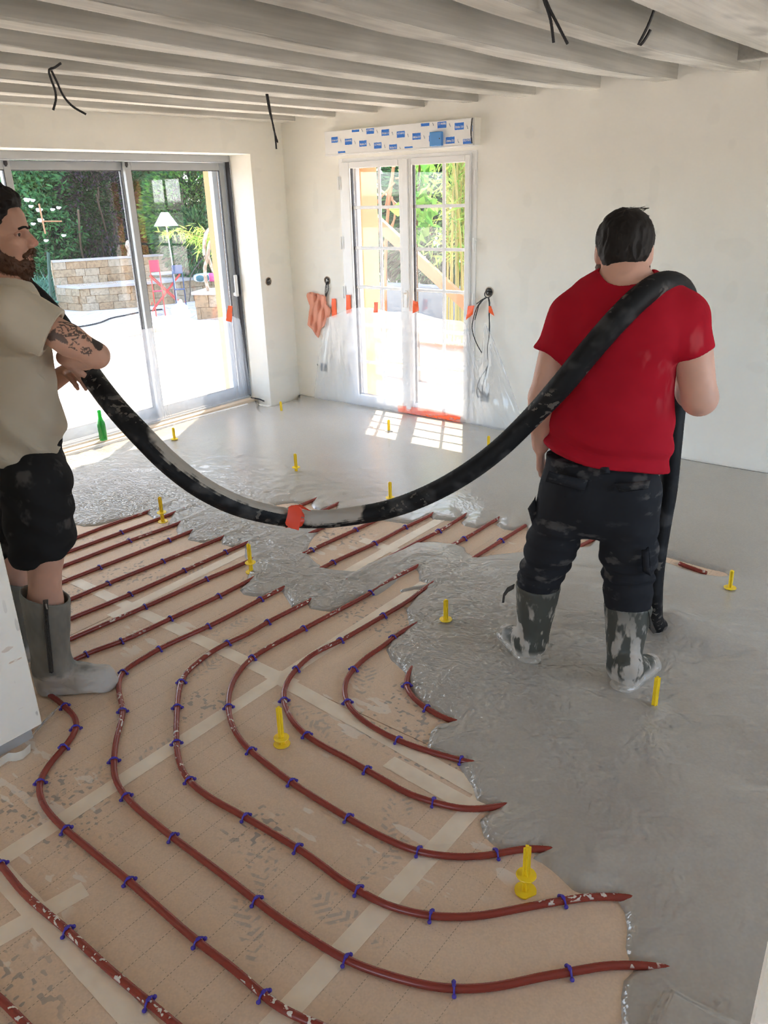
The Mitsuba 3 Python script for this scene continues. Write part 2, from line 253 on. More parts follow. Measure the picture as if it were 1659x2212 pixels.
for k, (x0, x1, (g0, g1), mx) in enumerate(leaves):
    z0, z1, gz0, gz1 = 0.075, DZ1-0.025, 0.145, 1.985
    y0, y1 = YD-0.035, YD+0.03
    lf = put('door_2__leaf', cat(box(x0, g0, y0, y1, z0, z1, 0.005), box(g1, x1, y0, y1, z0, z1, 0.005), box(g0, g1, y0, y1, gz1, z1, 0.005), box(g0, g1, y0, y1, z0, gz0, 0.005)), 'm_white')
    xs, zs = [g0, mx, g1], [gz1]+muz+[gz0]
    for a in range(2):
        for b in range(6):
            put(lf+'__pane', box(xs[a]+0.002, xs[a+1]-0.002, YD+0.004, YD+0.0045, zs[b+1]+0.002, zs[b]-0.002), 'm_glass')
    put(lf+'__muntin', box(mx-0.012, mx+0.012, YD-0.004, YD+0.014, gz0, gz1, 0.003), 'm_white')
    for z in muz: put(lf+'__muntin', box(g0, g1, YD-0.0035, YD+0.0135, z-0.012, z+0.012, 0.003), 'm_white')
    put(lf+'__gasket', cat(box(g0+0.001, g0+0.007, YD-0.012, YD+0.012, gz0, gz1), box(g0, g1, YD+0.0145, YD+0.018, gz0, gz0+0.006)), 'm_gasket')
    hx = DX0+0.006 if k == 0 else DX1-0.006
    for z in (0.35, 1.02, 1.42, 1.88): put(lf+'__hinge', lathe([(0, z-0.05), (0.009, z-0.05), (0.009, z+0.05), (0, z+0.05)], 10).apply_translation((hx, YD-0.03, 0)), 'm_white', smooth=40)
put('door_2__cover_strip', box(-3.895, -3.838, YD-0.047, YD-0.034, 0.075, DZ1-0.03, 0.005), 'm_white')
put('door_2__handle', cat(box(-3.886, -3.856, YD-0.056, YD-0.046, 0.93, 1.07, 0.004), box(-3.878, -3.864, YD-0.09, YD-0.05, 1.035, 1.052, 0.003), box(-3.880, -3.862, YD-0.095, YD-0.083, 0.94, 1.055, 0.005)), 'm_white')
put('wall_back_reveal', cat(box(DX0-0.02, DX0+0.075, YD+0.062, YO+0.012, -0.3, DZ1+0.05), box(DX1-0.02, DX1+0.02, YD+0.062, YO+0.012, -0.3, DZ1+0.05), box(DX0, DX1, YD+0.062, YO+0.012, DZ1-0.005, DZ1+0.05)), 'm_orange_render', kind='structure')
put('shutter_rail', box(DX0+0.078, DX0+0.105, YD+0.075, YD+0.125, 0.03, DZ1-0.01, 0.003), 'm_alu_dark', label='grey roller shutter guide rail outside the left edge of the glazed double door', cat='rail')
# ---------------------------------------------------------------- floor: insulation boards, joint tape
put('floor', box(XO, XR+0.2, YB-0.25, YO, -0.14, -0.055), 'm_dark', kind='structure')
for j, (ya, off) in enumerate([(-3.0, 0.0), (-1.77, 0.3), (-0.57, -0.2), (0.63, -0.01), (1.83, -0.01), (3.03, -0.4), (4.23, 0.0)]):
    x = -6.0+off-0.005
    while x < XR:
        a, b, y1 = max(x, XO+0.25), min(x+1.0, XR-0.002), min(ya+1.2, YW-0.002)
        if b-a > 0.02 and not (ya+1.2 < 0.7 and b < -4.1): put('floor__insulation_board', box(a+0.001, b-0.001, ya+0.001, y1-0.001, -0.054, 0.0, 0.001), 'm_board')
        x += 1.0
def strip(x0, y0, x1, y1, w=0.062, key='floor__joint_tape'):
    d = np.array([x1-x0, y1-y0]); L = np.linalg.norm(d); d /= L; n = np.array([-d[1], d[0]]); k = max(2, int(L/0.05)); P = []
    for i in range(k+1):
        c = np.array([x0, y0])+d*L*i/k
        row = []
        for s in (-1, -0.35, 0.0, 0.35, 1):
            q = c+n*w/2*s*(1+0.015*rng.normal()); row.append((q[0], q[1], 0.0012+(0.0008 if s == 0 else 0)+0.0003*rng.random()))
        P.append(row)
    m = grid_mesh(np.array(P)); 
    if m.face_normals[0][2] < 0: m.invert()
    put(key, m, 'm_tape', True)
for s in [(-2.012, 0.45, -2.012, 1.86), (-2.005, 1.79, -2.005, 3.04), (-3.55, 1.835, -1.93, 1.822), (-2.06, 1.818, -0.95, 1.735), (-1.008, 0.3, -1.005, 1.72), (-1.775, 0.45, -1.715, 0.757), (-2.03, 0.645, -1.18, 0.605),
          (-3.01, 1.72, -3.03, 2.62), (-2.40, 2.70, -2.40, 3.75), (-2.6, 3.06, -1.9, 3.03), (-1.35, 1.68, -1.00, 1.66)]: strip(*s)

# ---------------------------------------------------------------- heating pipes and their clips (pixels turned into points on the boards)
PR = 0.0102
PIPES = [
 [(-60,2110),(0,2157),(54,2212),(120,2280)],
 [(-60,1805),(0,1866),(51,1929),(142,2007),(236,2094),(321,2165),(378,2212),(450,2275)],
 [(100,1496),(121,1510),(138,1525),(160,1546),(167,1566),(158,1588),(140,1613),(111,1645),(91,1676),(84,1696),(85,1716),(101,1750),(135,1786),(169,1814),(219,1855),(277,1902),(338,1956),(422,2030),(506,2094),(567,2148),(607,2179),(682,2212),(800,2262)],
 [(1071,1030),(925,1115),(877,1138),(811,1173),(721,1214),(606,1273),(564,1294),(500,1328),(452,1352),(347,1400),(301,1427),(265,1451),(256,1476),(259,1506),(266,1534),(261,1561),(251,1598),(246,1639),(246,1669),(256,1699),(268,1716),(297,1747),(338,1780),(371,1807),(422,1845),(489,1895),(554,1946),(607,1986),(675,2030),(749,2074),(810,2098),(877,2118),(945,2133),(1012,2136),(1080,2130),(1168,2110),(1237,2099),(1313,2085),(1367,2085),(1432,2090),(1520,2110)],
 [(1140,1037),(1006,1112),(949,1147),(907,1168),(662,1301),(580,1343),(536,1369),(470,1400),(428,1430),(404,1451),(392,1471),(385,1498),(383,1524),(381,1561),(381,1601),(385,1639),(398,1672),(408,1686),(439,1713),(489,1743),(530,1765),(591,1801),(638,1829),(692,1866),(742,1905),(773,1922),(820,1949),(877,1968),(928,1978),(996,1981),(1060,1975),(1132,1960),(1215,1946),(1277,1937),(1338,1938),(1440,1950)],
 [(1210,1048),(1071,1123),(1008,1161),(964,1184),(899,1224),(861,1243),(795,1284),(728,1320),(658,1357),(585,1396),(546,1420),(518,1448),(499,1483),(493,1518),(496,1549),(508,1581),(538,1619),(570,1645),(631,1691),(692,1730),(749,1765),(810,1800),(861,1824),(901,1839),(962,1849),(1012,1851),(1073,1845),(1100,1838),(1132,1833),(1164,1833),(1260,1845)],
 [(1135,1135),(1060,1182),(1031,1200),(917,1271),(882,1298),(830,1329),(737,1383),(676,1413),(642,1443),(620,1473),(612,1500),(614,1518),(627,1550),(659,1586),(707,1616),(753,1640),(790,1662),(844,1693),(878,1713),(932,1731),(979,1744),(1030,1748),(1067,1744),(1097,1738),(1190,1738)],
 [(1330,1140),(1262,1175),(1100,1255),(864,1367),(830,1394),(795,1417),(766,1443),(749,1466),(744,1492),(748,1514),(770,1544),(812,1574),(858,1598),(900,1614),(998,1643),(1080,1660)],
 [(1100,1330),(960,1395),(900,1430),(879,1465),(877,1480),(893,1508),(919,1528),(949,1546),(973,1556),(1060,1580)],
 [(900,1075),(830,1115),(771,1143),(671,1189),(532,1257),(480,1284),(371,1335),(265,1384),(187,1412),(160,1426),(110,1448)],
 [(800,1055),(721,1091),(690,1144),(662,1156),(641,1165),(613,1178),(532,1214),(480,1237),(446,1251),(315,1310),(151,1381),(90,1408)],
 [(800,1052),(721,1092),(620,1138),(528,1175),(480,1196),(401,1231),(283,1283),(151,1337),(80,1368)],
 [(760,1045),(668,1084),(564,1125),(475,1163),(353,1212),(234,1260),(151,1295),(70,1328)],
 [(540,1095),(407,1150),(320,1185),(217,1225),(120,1263),(60,1285)],
 [(500,1080),(381,1132),(280,1168),(125,1227),(60,1250)],
 [(480,1065),(368,1111),(265,1149),(130,1198),(60,1222)],
 [(420,1065),(312,1108),(241,1132),(163,1162),(60,1200)],
 [(300,1050),(158,1099),(80,1125)],
 [(1468,1217),(1485,1224),(1505,1231),(1526,1238)],
]
del PIPES[10][1:3]; PIPES[10][0] = (721, 1128)
pipe_lab = ['short end of red heating pipe in the bottom left corner of the floor', 'red heating pipe running off the bottom edge near the left corner', 'red heating pipe that curves out from under the boot of the man on the left', 'red heating pipe bending at the toe of the left man\'s boot',
 'red heating pipe whose bend is the second one right of the boot toe', 'red heating pipe bending left of the yellow marker with two flanges', 'red heating pipe curving close around the right of the two flanged yellow marker', 'red heating pipe, innermost full bend beside the edge of the poured screed',
 'short bend of red heating pipe coming out of the screed edge', 'straight red heating pipe ending behind the heel of the boot on the left', 'straight red heating pipe passing under the tape cross left of the middle', 'straight red heating pipe crossing behind the boot shaft', 'straight red heating pipe reaching the knee of the man on the left',
 'straight red heating pipe, fourth below the far poured screed on the left', 'straight red heating pipe, third below the far poured screed on the left', 'red heating pipe passing the foot of a yellow marker on the left', 'uppermost bare red heating pipe at the hem of the black shorts', 'red pipe crest showing through the screed beside the black shorts', 'bit of red pipe in the bare sliver right of the man in the red shirt']
pipe_xy = []
for i, px in enumerate(PIPES):
    pts = np.array([F(p, PR)[:2] for p in px]); P = smooth_path(np.c_[pts, np.full(len(pts), PR)], 0.012)
    k = np.ones(9)/9; Q = P.copy()
    for a in range(2): Q[4:-4, a] = np.convolve(P[:, a], k, 'valid')
    pipe_xy.append(Q)
    put('heating_pipe', tube(Q, PR, 12), 'm_pipe', True, label=pipe_lab[i], cat='pipe', group='heating pipes')
CLIPS = {1: [(5,1860),(148,2010),(322,2168)], 2: [(138,1524),(167,1572),(140,1610),(88,1688),(140,1790),(277,1900),(424,2033),(570,2148)],
 3: [(265,1450),(267,1533),(245,1638),(269,1717),(371,1810),(553,1948),(747,2080),(976,2136),(1237,2101),(349,1401),(454,1351),(565,1293),(722,1214),(811,1173),(877,1138)],
 4: [(393,1472),(384,1523),(381,1600),(406,1684),(529,1766),(638,1832),(773,1926),(929,1980),(1216,1948),(497,1388),(579,1343),(949,1147)],
 5: [(547,1420),(493,1526),(539,1620),(630,1690),(748,1767),(901,1842),(1077,1846),(658,1358),(802,1280),(1007,1162)],
 6: [(642,1443),(614,1511),(659,1585),(789,1664),(933,1734),(737,1384),(829,1329),(1086,1167)], 7: [(766,1443),(749,1514),(857,1597),(996,1642),(850,1377)], 8: [(876,1477),(919,1529)],
 9: [(189,1413),(265,1384),(371,1336),(476,1287),(675,1188),(772,1143)], 10: [(315,1309),(446,1251)], 11: [(283,1282),(401,1231),(489,1193)], 12: [(234,1261),(353,1212)], 13: [(217,1226),(370,1167)], 14: [(280,1169)], 15: [(265,1149)]}
def clip_mesh(bend):
    a = np.linspace(-0.12*np.pi, 1.12*np.pi, 15); r = PR+0.0035
    arch = np.c_[np.zeros(15), r*1.08*np.cos(a), PR+r*np.sin(a)]
    arch = np.vstack([[0, arch[0, 1]+0.001, 0.001], arch, [0, arch[-1, 1]-0.001, 0.001]])
    parts = [tube(smooth_path(arch, 0.003), 0.0028, 7)]
    for s in (-1, 1): parts.append(trimesh.creation.icosphere(2, 0.0058).apply_scale((1.0, 1.0, 0.9)).apply_translation((0, s*(r*1.15+0.003), 0.0075)))
    parts.append(box(-0.0045, 0.0045, -0.006, 0.006, 2*PR+0.0005, 2*PR+0.0055, 0.001))
    return cat(*parts)
clip_d = mikit.ply(clip_mesh(0), 'm_clip', smooth=45)
PNAME = {1: 'pipe at the lower left edge', 2: 'pipe starting under the left boot', 3: 'pipe at the left boot toe', 4: 'second bend right of the toe', 5: 'bend left of the two-flange marker', 6: 'bend above the two-flange marker', 7: 'innermost long pipe bend', 8: 'short bend at the screed edge',
         9: 'lowest straight pipe behind the boot', 10: 'second straight pipe above the toe', 11: 'third straight pipe above the toe', 12: 'fourth straight pipe above the toe', 13: 'fifth straight pipe above the toe', 14: 'sixth straight pipe above the toe', 15: 'straight pipe by the shorts hem'}
ORD = ['first', 'second', 'third', 'fourth', 'fifth', 'sixth', 'seventh', 'eighth', 'ninth', 'tenth', 'eleventh', 'twelfth', 'thirteenth', 'fourteenth', 'fifteenth']
for i, cl in CLIPS.items():
    P = pipe_xy[i]; js = [int(np.clip(np.argmin(np.linalg.norm(P[:, :2]-F(p, PR*1.6)[:2], axis=1)), 2, len(P)-3)) for p in cl]
    rank = np.argsort(np.argsort(js)); rank = rank if i in (2,) or i >= 9 and False else len(js)-1-rank; far_end = 'right' if i in (1, 2, 3, 4, 5, 6, 7, 8) else 'left'
    if i == 2: rank = len(js)-1-np.argsort(np.argsort(js))
    for p, j, rk in zip(cl, js, rank):
        t = P[j+2]-P[j-2]; lab = f'blue staple, {ORD[rk]} from the {far_end} end of the {PNAME[i]}' if len(cl) > 1 else f'only blue staple on the {PNAME[i]}'
        put('pipe_clip', clip_d, None, label=lab, cat='pipe clip', group='blue staples holding the pipes',
            to_world=T().translate([P[j][0], P[j][1], 0.0]).rotate([0, 0, 1], math.degrees(math.atan2(t[1], t[0]))+float(rng.normal()*6)))

# ---------------------------------------------------------------- wet screed
def fl(pxs, z=0.012): return [tuple(F(p, z)[:2]) for p in pxs]
room = Polygon([(-5.37, 1.75), (-5.37, 4.89), (-5.177, 4.89), (-5.177, 5.277), (XR-0.003, 5.277), (XR-0.003, 1.063), (-0.075, 1.063), (-0.075, 0.3), (-0.35, 0.3)])
near_edge = [(1345,2260),(1345,2212),(1342,2150),(1348,2112),(1372,2088),(1400,2088),(1440,2082),(1390,2078),(1362,2072),(1352,2040),(1356,2000),(1350,1965),(1338,1945),(1330,1930),(1265,1926),(1240,1918),(1200,1880),(1172,1858),(1150,1848),(1160,1838),(1185,1832),(1140,1828),(1080,1832),(1045,1800),(1036,1765),(1060,1746),(1100,1737),(1066,1738),(1030,1725),(1020,1695),(1004,1668),(988,1645),(1004,1641),(960,1632),(920,1619),(931,1574),(948,1558),(976,1557),(955,1546),(931,1533),(900,1508),(879,1466),(875,1448),(844,1420),(834,1399),(844,1382),(866,1367),(884,1347),(879,1326),(877,1312),(900,1284),(920,1270),(893,1270),(866,1276),(862,1271),(893,1263),(926,1258),(905,1251),(905,1236),(900,1224),(882,1234),(861,1245),(850,1257),(830,1272),(812,1283),(795,1283),(770,1288),(745,1304),(732,1312),(714,1317),(690,1314),(669,1310),(664,1299),(646,1306),(630,1308),(620,1291),(608,1272),(592,1280),(574,1285),(545,1284),(525,1280),(517,1270),(534,1256),(537,1235),(536,1214),(528,1198),(529,1175),(502,1178),(478,1172),(476,1161),(462,1167),(437,1169),(404,1162),(410,1148),(395,1155),(387,1154),(380,1144),(383,1130),(372,1134),(360,1133),(372,1109),(352,1117),(333,1118),(316,1106),(300,1112),(280,1117),(248,1122),(211,1132),(181,1134),(164,1130),(120,1140),(40,1160),(-200,1200)]
hole_b = [(592,1089),(612,1085),(632,1083),(650,1086),(664,1082),(676,1078),(671,1088),(678,1095),(694,1100),(712,1095),(728,1088),(724,1100),(760,1112),(800,1117),(849,1124),(886,1129),(905,1124),(930,1112),(934,1118),(960,1121),(990,1122),(1012,1109),(996,1125),(1003,1132),(1030,1138),(1048,1134),(1078,1120),(1071,1130),(1086,1139),(1113,1143),(1140,1132),(1137,1147),(1160,1155),(1240,1160),(1285,1163),(1270,1178),(1200,1184),(1134,1189),(1060,1196),(1030,1202),(1008,1190),(1004,1179),(984,1173),(935,1167),(896,1170),(865,1186),(830,1200),(795,1214),(767,1231),(725,1228),(700,1224),(690,1216),(678,1208),(662,1190),(669,1168),(690,1140),(650,1118),(618,1103)]
hole_c = [(1400,1195),(1443,1200),(1486,1212),(1529,1224),(1566,1232),(1578,1240),(1555,1243),(1510,1237),(1478,1226),(1440,1212)]
left_cut = Polygon([(-5.4, 1.72)] + [(-5.4, 1.8)] + fl(near_edge[::-1]) + [(-0.4, 0.2), (-3.0, -1.0), (-7, -1.0), (-7, 1.72)]).buffer(0)
scr = room.difference(left_cut).difference(Polygon(fl(hole_b)).buffer(0)).difference(Polygon(fl(hole_c)).buffer(0))
scr = scr.buffer(0.006).buffer(-0.011).buffer(0.005)
if scr.geom_type != 'Polygon': scr = max(scr.geoms, key=lambda g: g.area)
RES = 0.0105
gx, gy = np.arange(-5.39, XR+0.0, RES), np.arange(0.28, 5.29, RES)
GX, GY = np.meshgrid(gx, gy, indexing='ij')
inside = shapely.contains_xy(scr, GX.ravel(), GY.ravel()).reshape(GX.shape)
bd = scr.boundary.simplify(0.002)
from scipy.ndimage import distance_transform_edt as edt, binary_dilation as bdil, gaussian_filter as gf
sd = np.where(inside, edt(inside), -edt(~inside))*RES
nearb = (np.abs(sd) < 0.05)
sd[nearb] = shapely.distance(shapely.points(GX[nearb], GY[nearb]), bd)*np.where(inside[nearb], 1, -1)
# the outline along the walls is not a flowing edge
wall_d = np.minimum.reduce([YW-GY, GX+5.37+0*GY, XR-GX, np.where((GX > -0.3) & (GY < 1.4), 0.0, 1.0)])
sdw = np.where(inside, np.maximum(sd, np.where(wall_d < sd+0.02, 0.6, 0)), sd)
from scipy.spatial import cKDTree
allp = np.vstack([q[:, :2] for q in pipe_xy]); pd = cKDTree(allp).query(np.c_[GX.ravel(), GY.ravel()], distance_upper_bound=0.12)[0].reshape(GX.shape); pd = np.minimum(pd, 0.12)
pos = np.maximum(sdw, 0)
lip = 0.013*np.clip(1-np.exp(-pos/0.010), 0, 1)
far = np.clip((GY-2.2)/1.2, 0, 1)
left = np.clip((-GX-1.6)/0.5, 0, 1)*np.clip((4.0-GY)/0.8, 0, 1)        # the thin, freshly poured left part
rise = 0.037*(1-np.exp(-pos/(0.16+0.28*left)))
Hs = lip+rise
P3 = np.stack([GX*1.0, GY*1.0, 0*GX], -1)
wv = (meshkit.fbm(np.stack([GX*2.2+0.8*GY, GY*2.2, 0*GX+1], -1), 4, 5)-0.5)*0.030*(1-0.85*np.clip((GY-2.9)/0.9, 0, 1))
wv += (meshkit.fbm(np.stack([(GX+0.75*GY)*3.2, (GY-0.6*GX)*11, 0*GX+3], -1), 3, 9)-0.5)*0.018*(1-0.9*np.clip((GY-2.9)/0.9, 0, 1))
thin = 0.3+0.7*left
wv += (meshkit.fbm(np.stack([GX*22, GY*22, 0*GX+3], -1), 3, 2)-0.5)*0.009*left
Hs = Hs+np.clip(pos/0.12, 0, 1)*wv
ridge = np.exp(-(pd/0.022)**2)*np.clip((2*PR+0.004-Hs)/0.012, 0, 1)*np.clip(pos/0.05, 0, 1)
Hs = np.maximum(Hs, Hs+ridge*0.011*left)
# boot wells, trail and mounds
def dent(c, r, a): 
    global Hs
    Hs = Hs+a*np.exp(-(((GX-c[0])**2+(GY-c[1])**2)/r**2))
for p, r, a in [((1500,1368),0.13,0.032),((1440,1350),0.09,0.05),((1590,1380),0.16,0.012),((1413,1532),0.035,0.014),((1480,1430),0.18,-0.012)]: dent(F(p, ZS), r, a)
Hs = np.where(sdw > 0, np.maximum(Hs, 0.001), np.maximum(sdw*1.3, -0.03))
keep = bdil(sdw > -RES*0.2, iterations=2)
idx = -np.ones(GX.shape, int); idx[keep] = np.arange(keep.sum())
a, b, c, d = idx[:-1, :-1], idx[1:, :-1], idx[1:, 1:], idx[:-1, 1:]
ok = (a >= 0) & (b >= 0) & (c >= 0) & (d >= 0)
fs = np.vstack([np.c_[a[ok], b[ok], c[ok]], np.c_[a[ok], c[ok], d[ok]]])
SV = np.c_[GX[keep], GY[keep], Hs[keep]]
nV = len(SV); ed = np.vstack([fs[:, [0, 1]], fs[:, [1, 2]], fs[:, [2, 0]]]); key = ed[:, 0].astype(np.int64)*nV+ed[:, 1]; rim = ed[~np.isin(key, ed[:, 1].astype(np.int64)*nV+ed[:, 0])]
BV = SV.copy(); BV[:, 2] = np.minimum(SV[:, 2]-0.0005, 0.0006)
fs2 = np.vstack([fs, fs[:, ::-1]+nV, np.c_[rim[:, 0], rim[:, 0]+nV, rim[:, 1]+nV], np.c_[rim[:, 0], rim[:, 1]+nV, rim[:, 1]]])
put('wet_screed', trimesh.Trimesh(np.vstack([SV, BV]), fs2, process=False), 'm_screed', 60, label='wet grey liquid screed poured over the floor with a flowing front edge', cat='wet screed', kind='stuff')
def screed_z(x, y): return float(Hs[np.clip(int(round((x-gx[0])/RES)), 0, len(gx)-1), np.clip(int(round((y-gy[0])/RES)), 0, len(gy)-1)])

# ---------------------------------------------------------------- yellow level markers
def cross(w, t, z0, z1): return cat(box(-w/2, w/2, -t/2, t/2, z0, z1, 0.0006), box(-t/2, t/2, -w/2, w/2, z0, z1, 0.0006))
MK = [((1135,1925), 0.155, 1, 0.058, 'yellow level marker nearest the camera, with a chipped base, beside the screed edge'), ((609,1608), 0.150, 2, 0.028, 'yellow level marker with two flanges standing on the bare boards'), ((1413,1528), 0.118, 0, 0, 'yellow level marker without a flange, in the screed behind the red man\'s heels'),
      ((1577,1270), 0.092, 3, 0.0, 'yellow level marker by the bare sliver at the right edge'), ((963,1338), 0.102, 3, 0.0, 'yellow level marker in the screed left of the boots of the man in red'), ((543,1236), 0.158, 2, 0.055, 'yellow level marker with two flanges at the tip of the freshly poured tongue'),
      ((352,1127), 0.160, 2, 0.062, 'yellow level marker with two flanges beside the end of a red pipe on the left'), ((377,950), 0.094, 3, 0.0, 'yellow level marker to the left of the hose near the sliding door'), ((608,887), 0.078, 0, 0, 'yellow level marker in the smooth screed near the room corner'),
      ((640,1017), 0.120, 3, 0.018, 'yellow level marker in the middle of the smooth screed'), ((843,1082), 0.135, 3, 0.028, 'yellow level marker right behind the sagging hose'), ((840,932), 0.088, 4, 0.0, 'yellow level marker beside the sunny patch below the double door'), ((1055,972), 0.100, 0, 0, 'yellow level marker whose tip just shows above the hose')]
for (p, hgt, kind, dz, lab) in MK:
    q = F(p, 0.0 if kind in (1, 2) else ZS*0.9); z0 = 0.001 if kind in (1, 2) else screed_z(q[0], q[1])-0.012
    k = thing('level_marker', lab, 'level marker', 'yellow level markers'); W = T().translate([q[0], q[1], z0]).rotate([0, 0, 1], float(rng.uniform(20, 60))).rotate([1, 0, 0], float(rng.normal()*1.5))
    top = hgt+(0 if kind in (1, 2) else 0.012)
    put(k+'__shaft', mikit.ply(cat(cross(0.021, 0.0045, 0.0, top), box(-0.0045, 0.0045, -0.0045, 0.0045, 0, top+0.004)), 'm_yellow', smooth=False), None, to_world=W)
    if kind in (1, 2, 3):
        z = dz if kind != 3 else 0.020+dz
        put(k+'__flange', mikit.ply(lathe([(0.007, z-0.002), (0.027, z-0.002), (0.028, z), (0.027, z+0.002), (0.007, z+0.002)], 28), 'm_yellow', smooth=40), None, to_world=W)
    if kind == 2: put(k+'__base', mikit.ply(lathe([(0, 0), (0.029, 0), (0.030, 0.002), (0.029, 0.004), (0, 0.0045)], 28), 'm_yellow', smooth=40), None, to_world=W)
    if kind == 1:
        pc = Point(0, 0).buffer(0.03, 24).difference(Polygon([(-0.04, -0.04), (0.04, -0.012), (0.04, -0.05)]))
        put(k+'__base', mikit.ply(extrude(pc, 0.0, 0.004), 'm_yellow'), None, to_world=W)
    if kind == 4: put(k+'__flange', mikit.ply(lathe([(0.007, 0.013), (0.032, 0.011), (0.033, 0.016), (0.03, 0.018), (0.007, 0.019)], 28), 'm_screed', smooth=40), None, to_world=W)
# ---------------------------------------------------------------- figures: smooth blended bodies meshed from distance fields
def sdf_mesh(fn, lo, hi, h, co=4):
    lo, hi = np.asarray(lo, float), np.asarray(hi, float); n = (np.ceil((hi-lo)/(h*co)).astype(int))*co+1
    ax = [lo[k]+np.arange(n[k])*h for k in range(3)]; ca = [a[::co] for a in ax]
    Cc = np.stack(np.meshgrid(*ca, indexing='ij'), -1); cd = fn(Cc.reshape(-1, 3)).reshape(Cc.shape[:3])
    near = np.abs(cd) < h*co*1.9
    nb = bdil(near[:-1, :-1, :-1] | near[1:, 1:, 1:] | near[1:, :-1, :-1] | near[:-1, 1:, :-1] | near[:-1, :-1, 1:] | near[1:, 1:, :-1] | near[1:, :-1, 1:] | near[:-1, 1:, 1:])
    D = np.repeat(np.repeat(np.repeat(cd, co, 0), co, 1), co, 2)[:n[0], :n[1], :n[2]].astype(np.float32)
    D = np.pad(D, [(0, max(0, n[k]-D.shape[k])) for k in range(3)], mode='edge')
    m = np.repeat(np.repeat(np.repeat(nb, co, 0), co, 1), co, 2); mm = np.zeros(tuple(n), bool); mm[:m.shape[0], :m.shape[1], :m.shape[2]] = m
    mm[1:, 1:, 1:] |= mm[:-1, :-1, :-1]; i = np.argwhere(mm)
    D[mm] = fn(lo+i*h)
    s = D < 0; cube = sum(s[a:n[0]-1+a, b:n[1]-1+b, c:n[2]-1+c].astype(np.int8) for a in (0, 1) for b in (0, 1) for c in (0, 1))
    cell = np.argwhere((cube > 0) & (cube < 8)); idx = -np.ones(cube.shape, np.int64); idx[tuple(cell.T)] = np.arange(len(cell))
    acc = np.zeros((len(cell), 3)); cnt = np.zeros(len(cell))
    cor = [(a, b, c) for a in (0, 1) for b in (0, 1) for c in (0, 1)]
    val = {q: D[cell[:, 0]+q[0], cell[:, 1]+q[1], cell[:, 2]+q[2]].astype(float) for q in cor}
    for q in cor:
        for k in range(3):
            if q[k] == 0:
                r = list(q); r[k] = 1; r = tuple(r); a, b = val[q], val[r]; on = (a < 0) != (b < 0); t = np.where(on, a/(a-b+1e-20), 0)
                p = np.tile(np.array(q, float), (len(cell), 1)); p[:, k] = t; acc += p*on[:, None]; cnt += on
    V = lo+(cell+acc/cnt[:, None])*h; Fq = []
    for k in range(3):
        a = [slice(0, None)]*3; sl0 = [slice(None)]*3; sl1 = [slice(None)]*3; sl0[k] = slice(0, -1); sl1[k] = slice(1, None)
        ch = s[tuple(sl0)] != s[tuple(sl1)]; e = np.argwhere(ch); k1, k2 = (k+1) % 3, (k+2) % 3
        e = e[(e[:, k1] > 0) & (e[:, k2] > 0) & (e[:, k1] < n[k1]-1) & (e[:, k2] < n[k2]-1)]
        def at(d1, d2): q = e.copy(); q[:, k1] += d1; q[:, k2] += d2; return idx[tuple(q.T)]
        q = np.c_[at(-1, -1), at(0, -1), at(0, 0), at(-1, 0)]; ins = s[tuple(e.T)]; q[~ins] = q[~ins][:, ::-1]; Fq.append(q)
    Fq = np.vstack(Fq); Fq = Fq[(Fq >= 0).all(1)]
    m = trimesh.Trimesh(V, np.vstack([Fq[:, [0, 1, 2]], Fq[:, [0, 2, 3]]]), process=False)
    return m
def rc(a, b, ra, rb, sq=None):      # round cone; sq = (axis, factor): flattened along that axis
    a, b = np.asarray(a, float), np.asarray(b, float)
    def f(p):
        q, d = p-a, b-a
        if sq is not None:
            u, k = sq; q = q+np.outer(q@u, u)*(k-1); d = d+u*(d@u)*(k-1)
        t = np.clip(q@d/(d@d+1e-12), 0, 1); return np.linalg.norm(q-t[:, None]*d, axis=1)-(ra+(rb-ra)*t)
    return f
def el(c, r, axes=None):
    c, r = np.asarray(c, float), np.asarray(r, float)
    def f(p):
        q = p-c
        if axes is not None: q = q@np.asarray(axes).T
        k0 = np.linalg.norm(q/r, axis=1); k1 = np.linalg.norm(q/(r*r), axis=1); return k0*(k0-1)/np.maximum(k1, 1e-9)
    return f
def smin(a, b, k): h = np.clip(0.5+0.5*(b-a)/k, 0, 1); return b+(a-b)*h-k*h*(1-h)
def smax(a, b, k): return -smin(-a, -b, k)
def union(parts, k=0.03):
    def f(p):
        d = parts[0](p)
        for g in parts[1:]: d = smin(d, g(p), k)
        return d
    return f
def cut(f, pt, nrm, k=0.006):       # keep the side the normal points away from
    pt = np.asarray(pt, float); nrm = np.asarray(nrm, float)/np.linalg.norm(nrm)
    return lambda p: smax(f(p), (p-pt)@nrm, k)
def sub(f, g, k=0.01): return lambda p: smax(f(p), -g(p), k)
def wrinkle(f, amp, scale, seed, stretch=(1, 1, 1)):
    st = np.array(stretch, float)
    def g(p):
        n = meshkit.fbm(p*st*scale+seed*3.7, 3, seed); r = 1-np.abs(2*n-1)*1.6
        return f(p)+amp*(0.5-r)*0.9
    return g
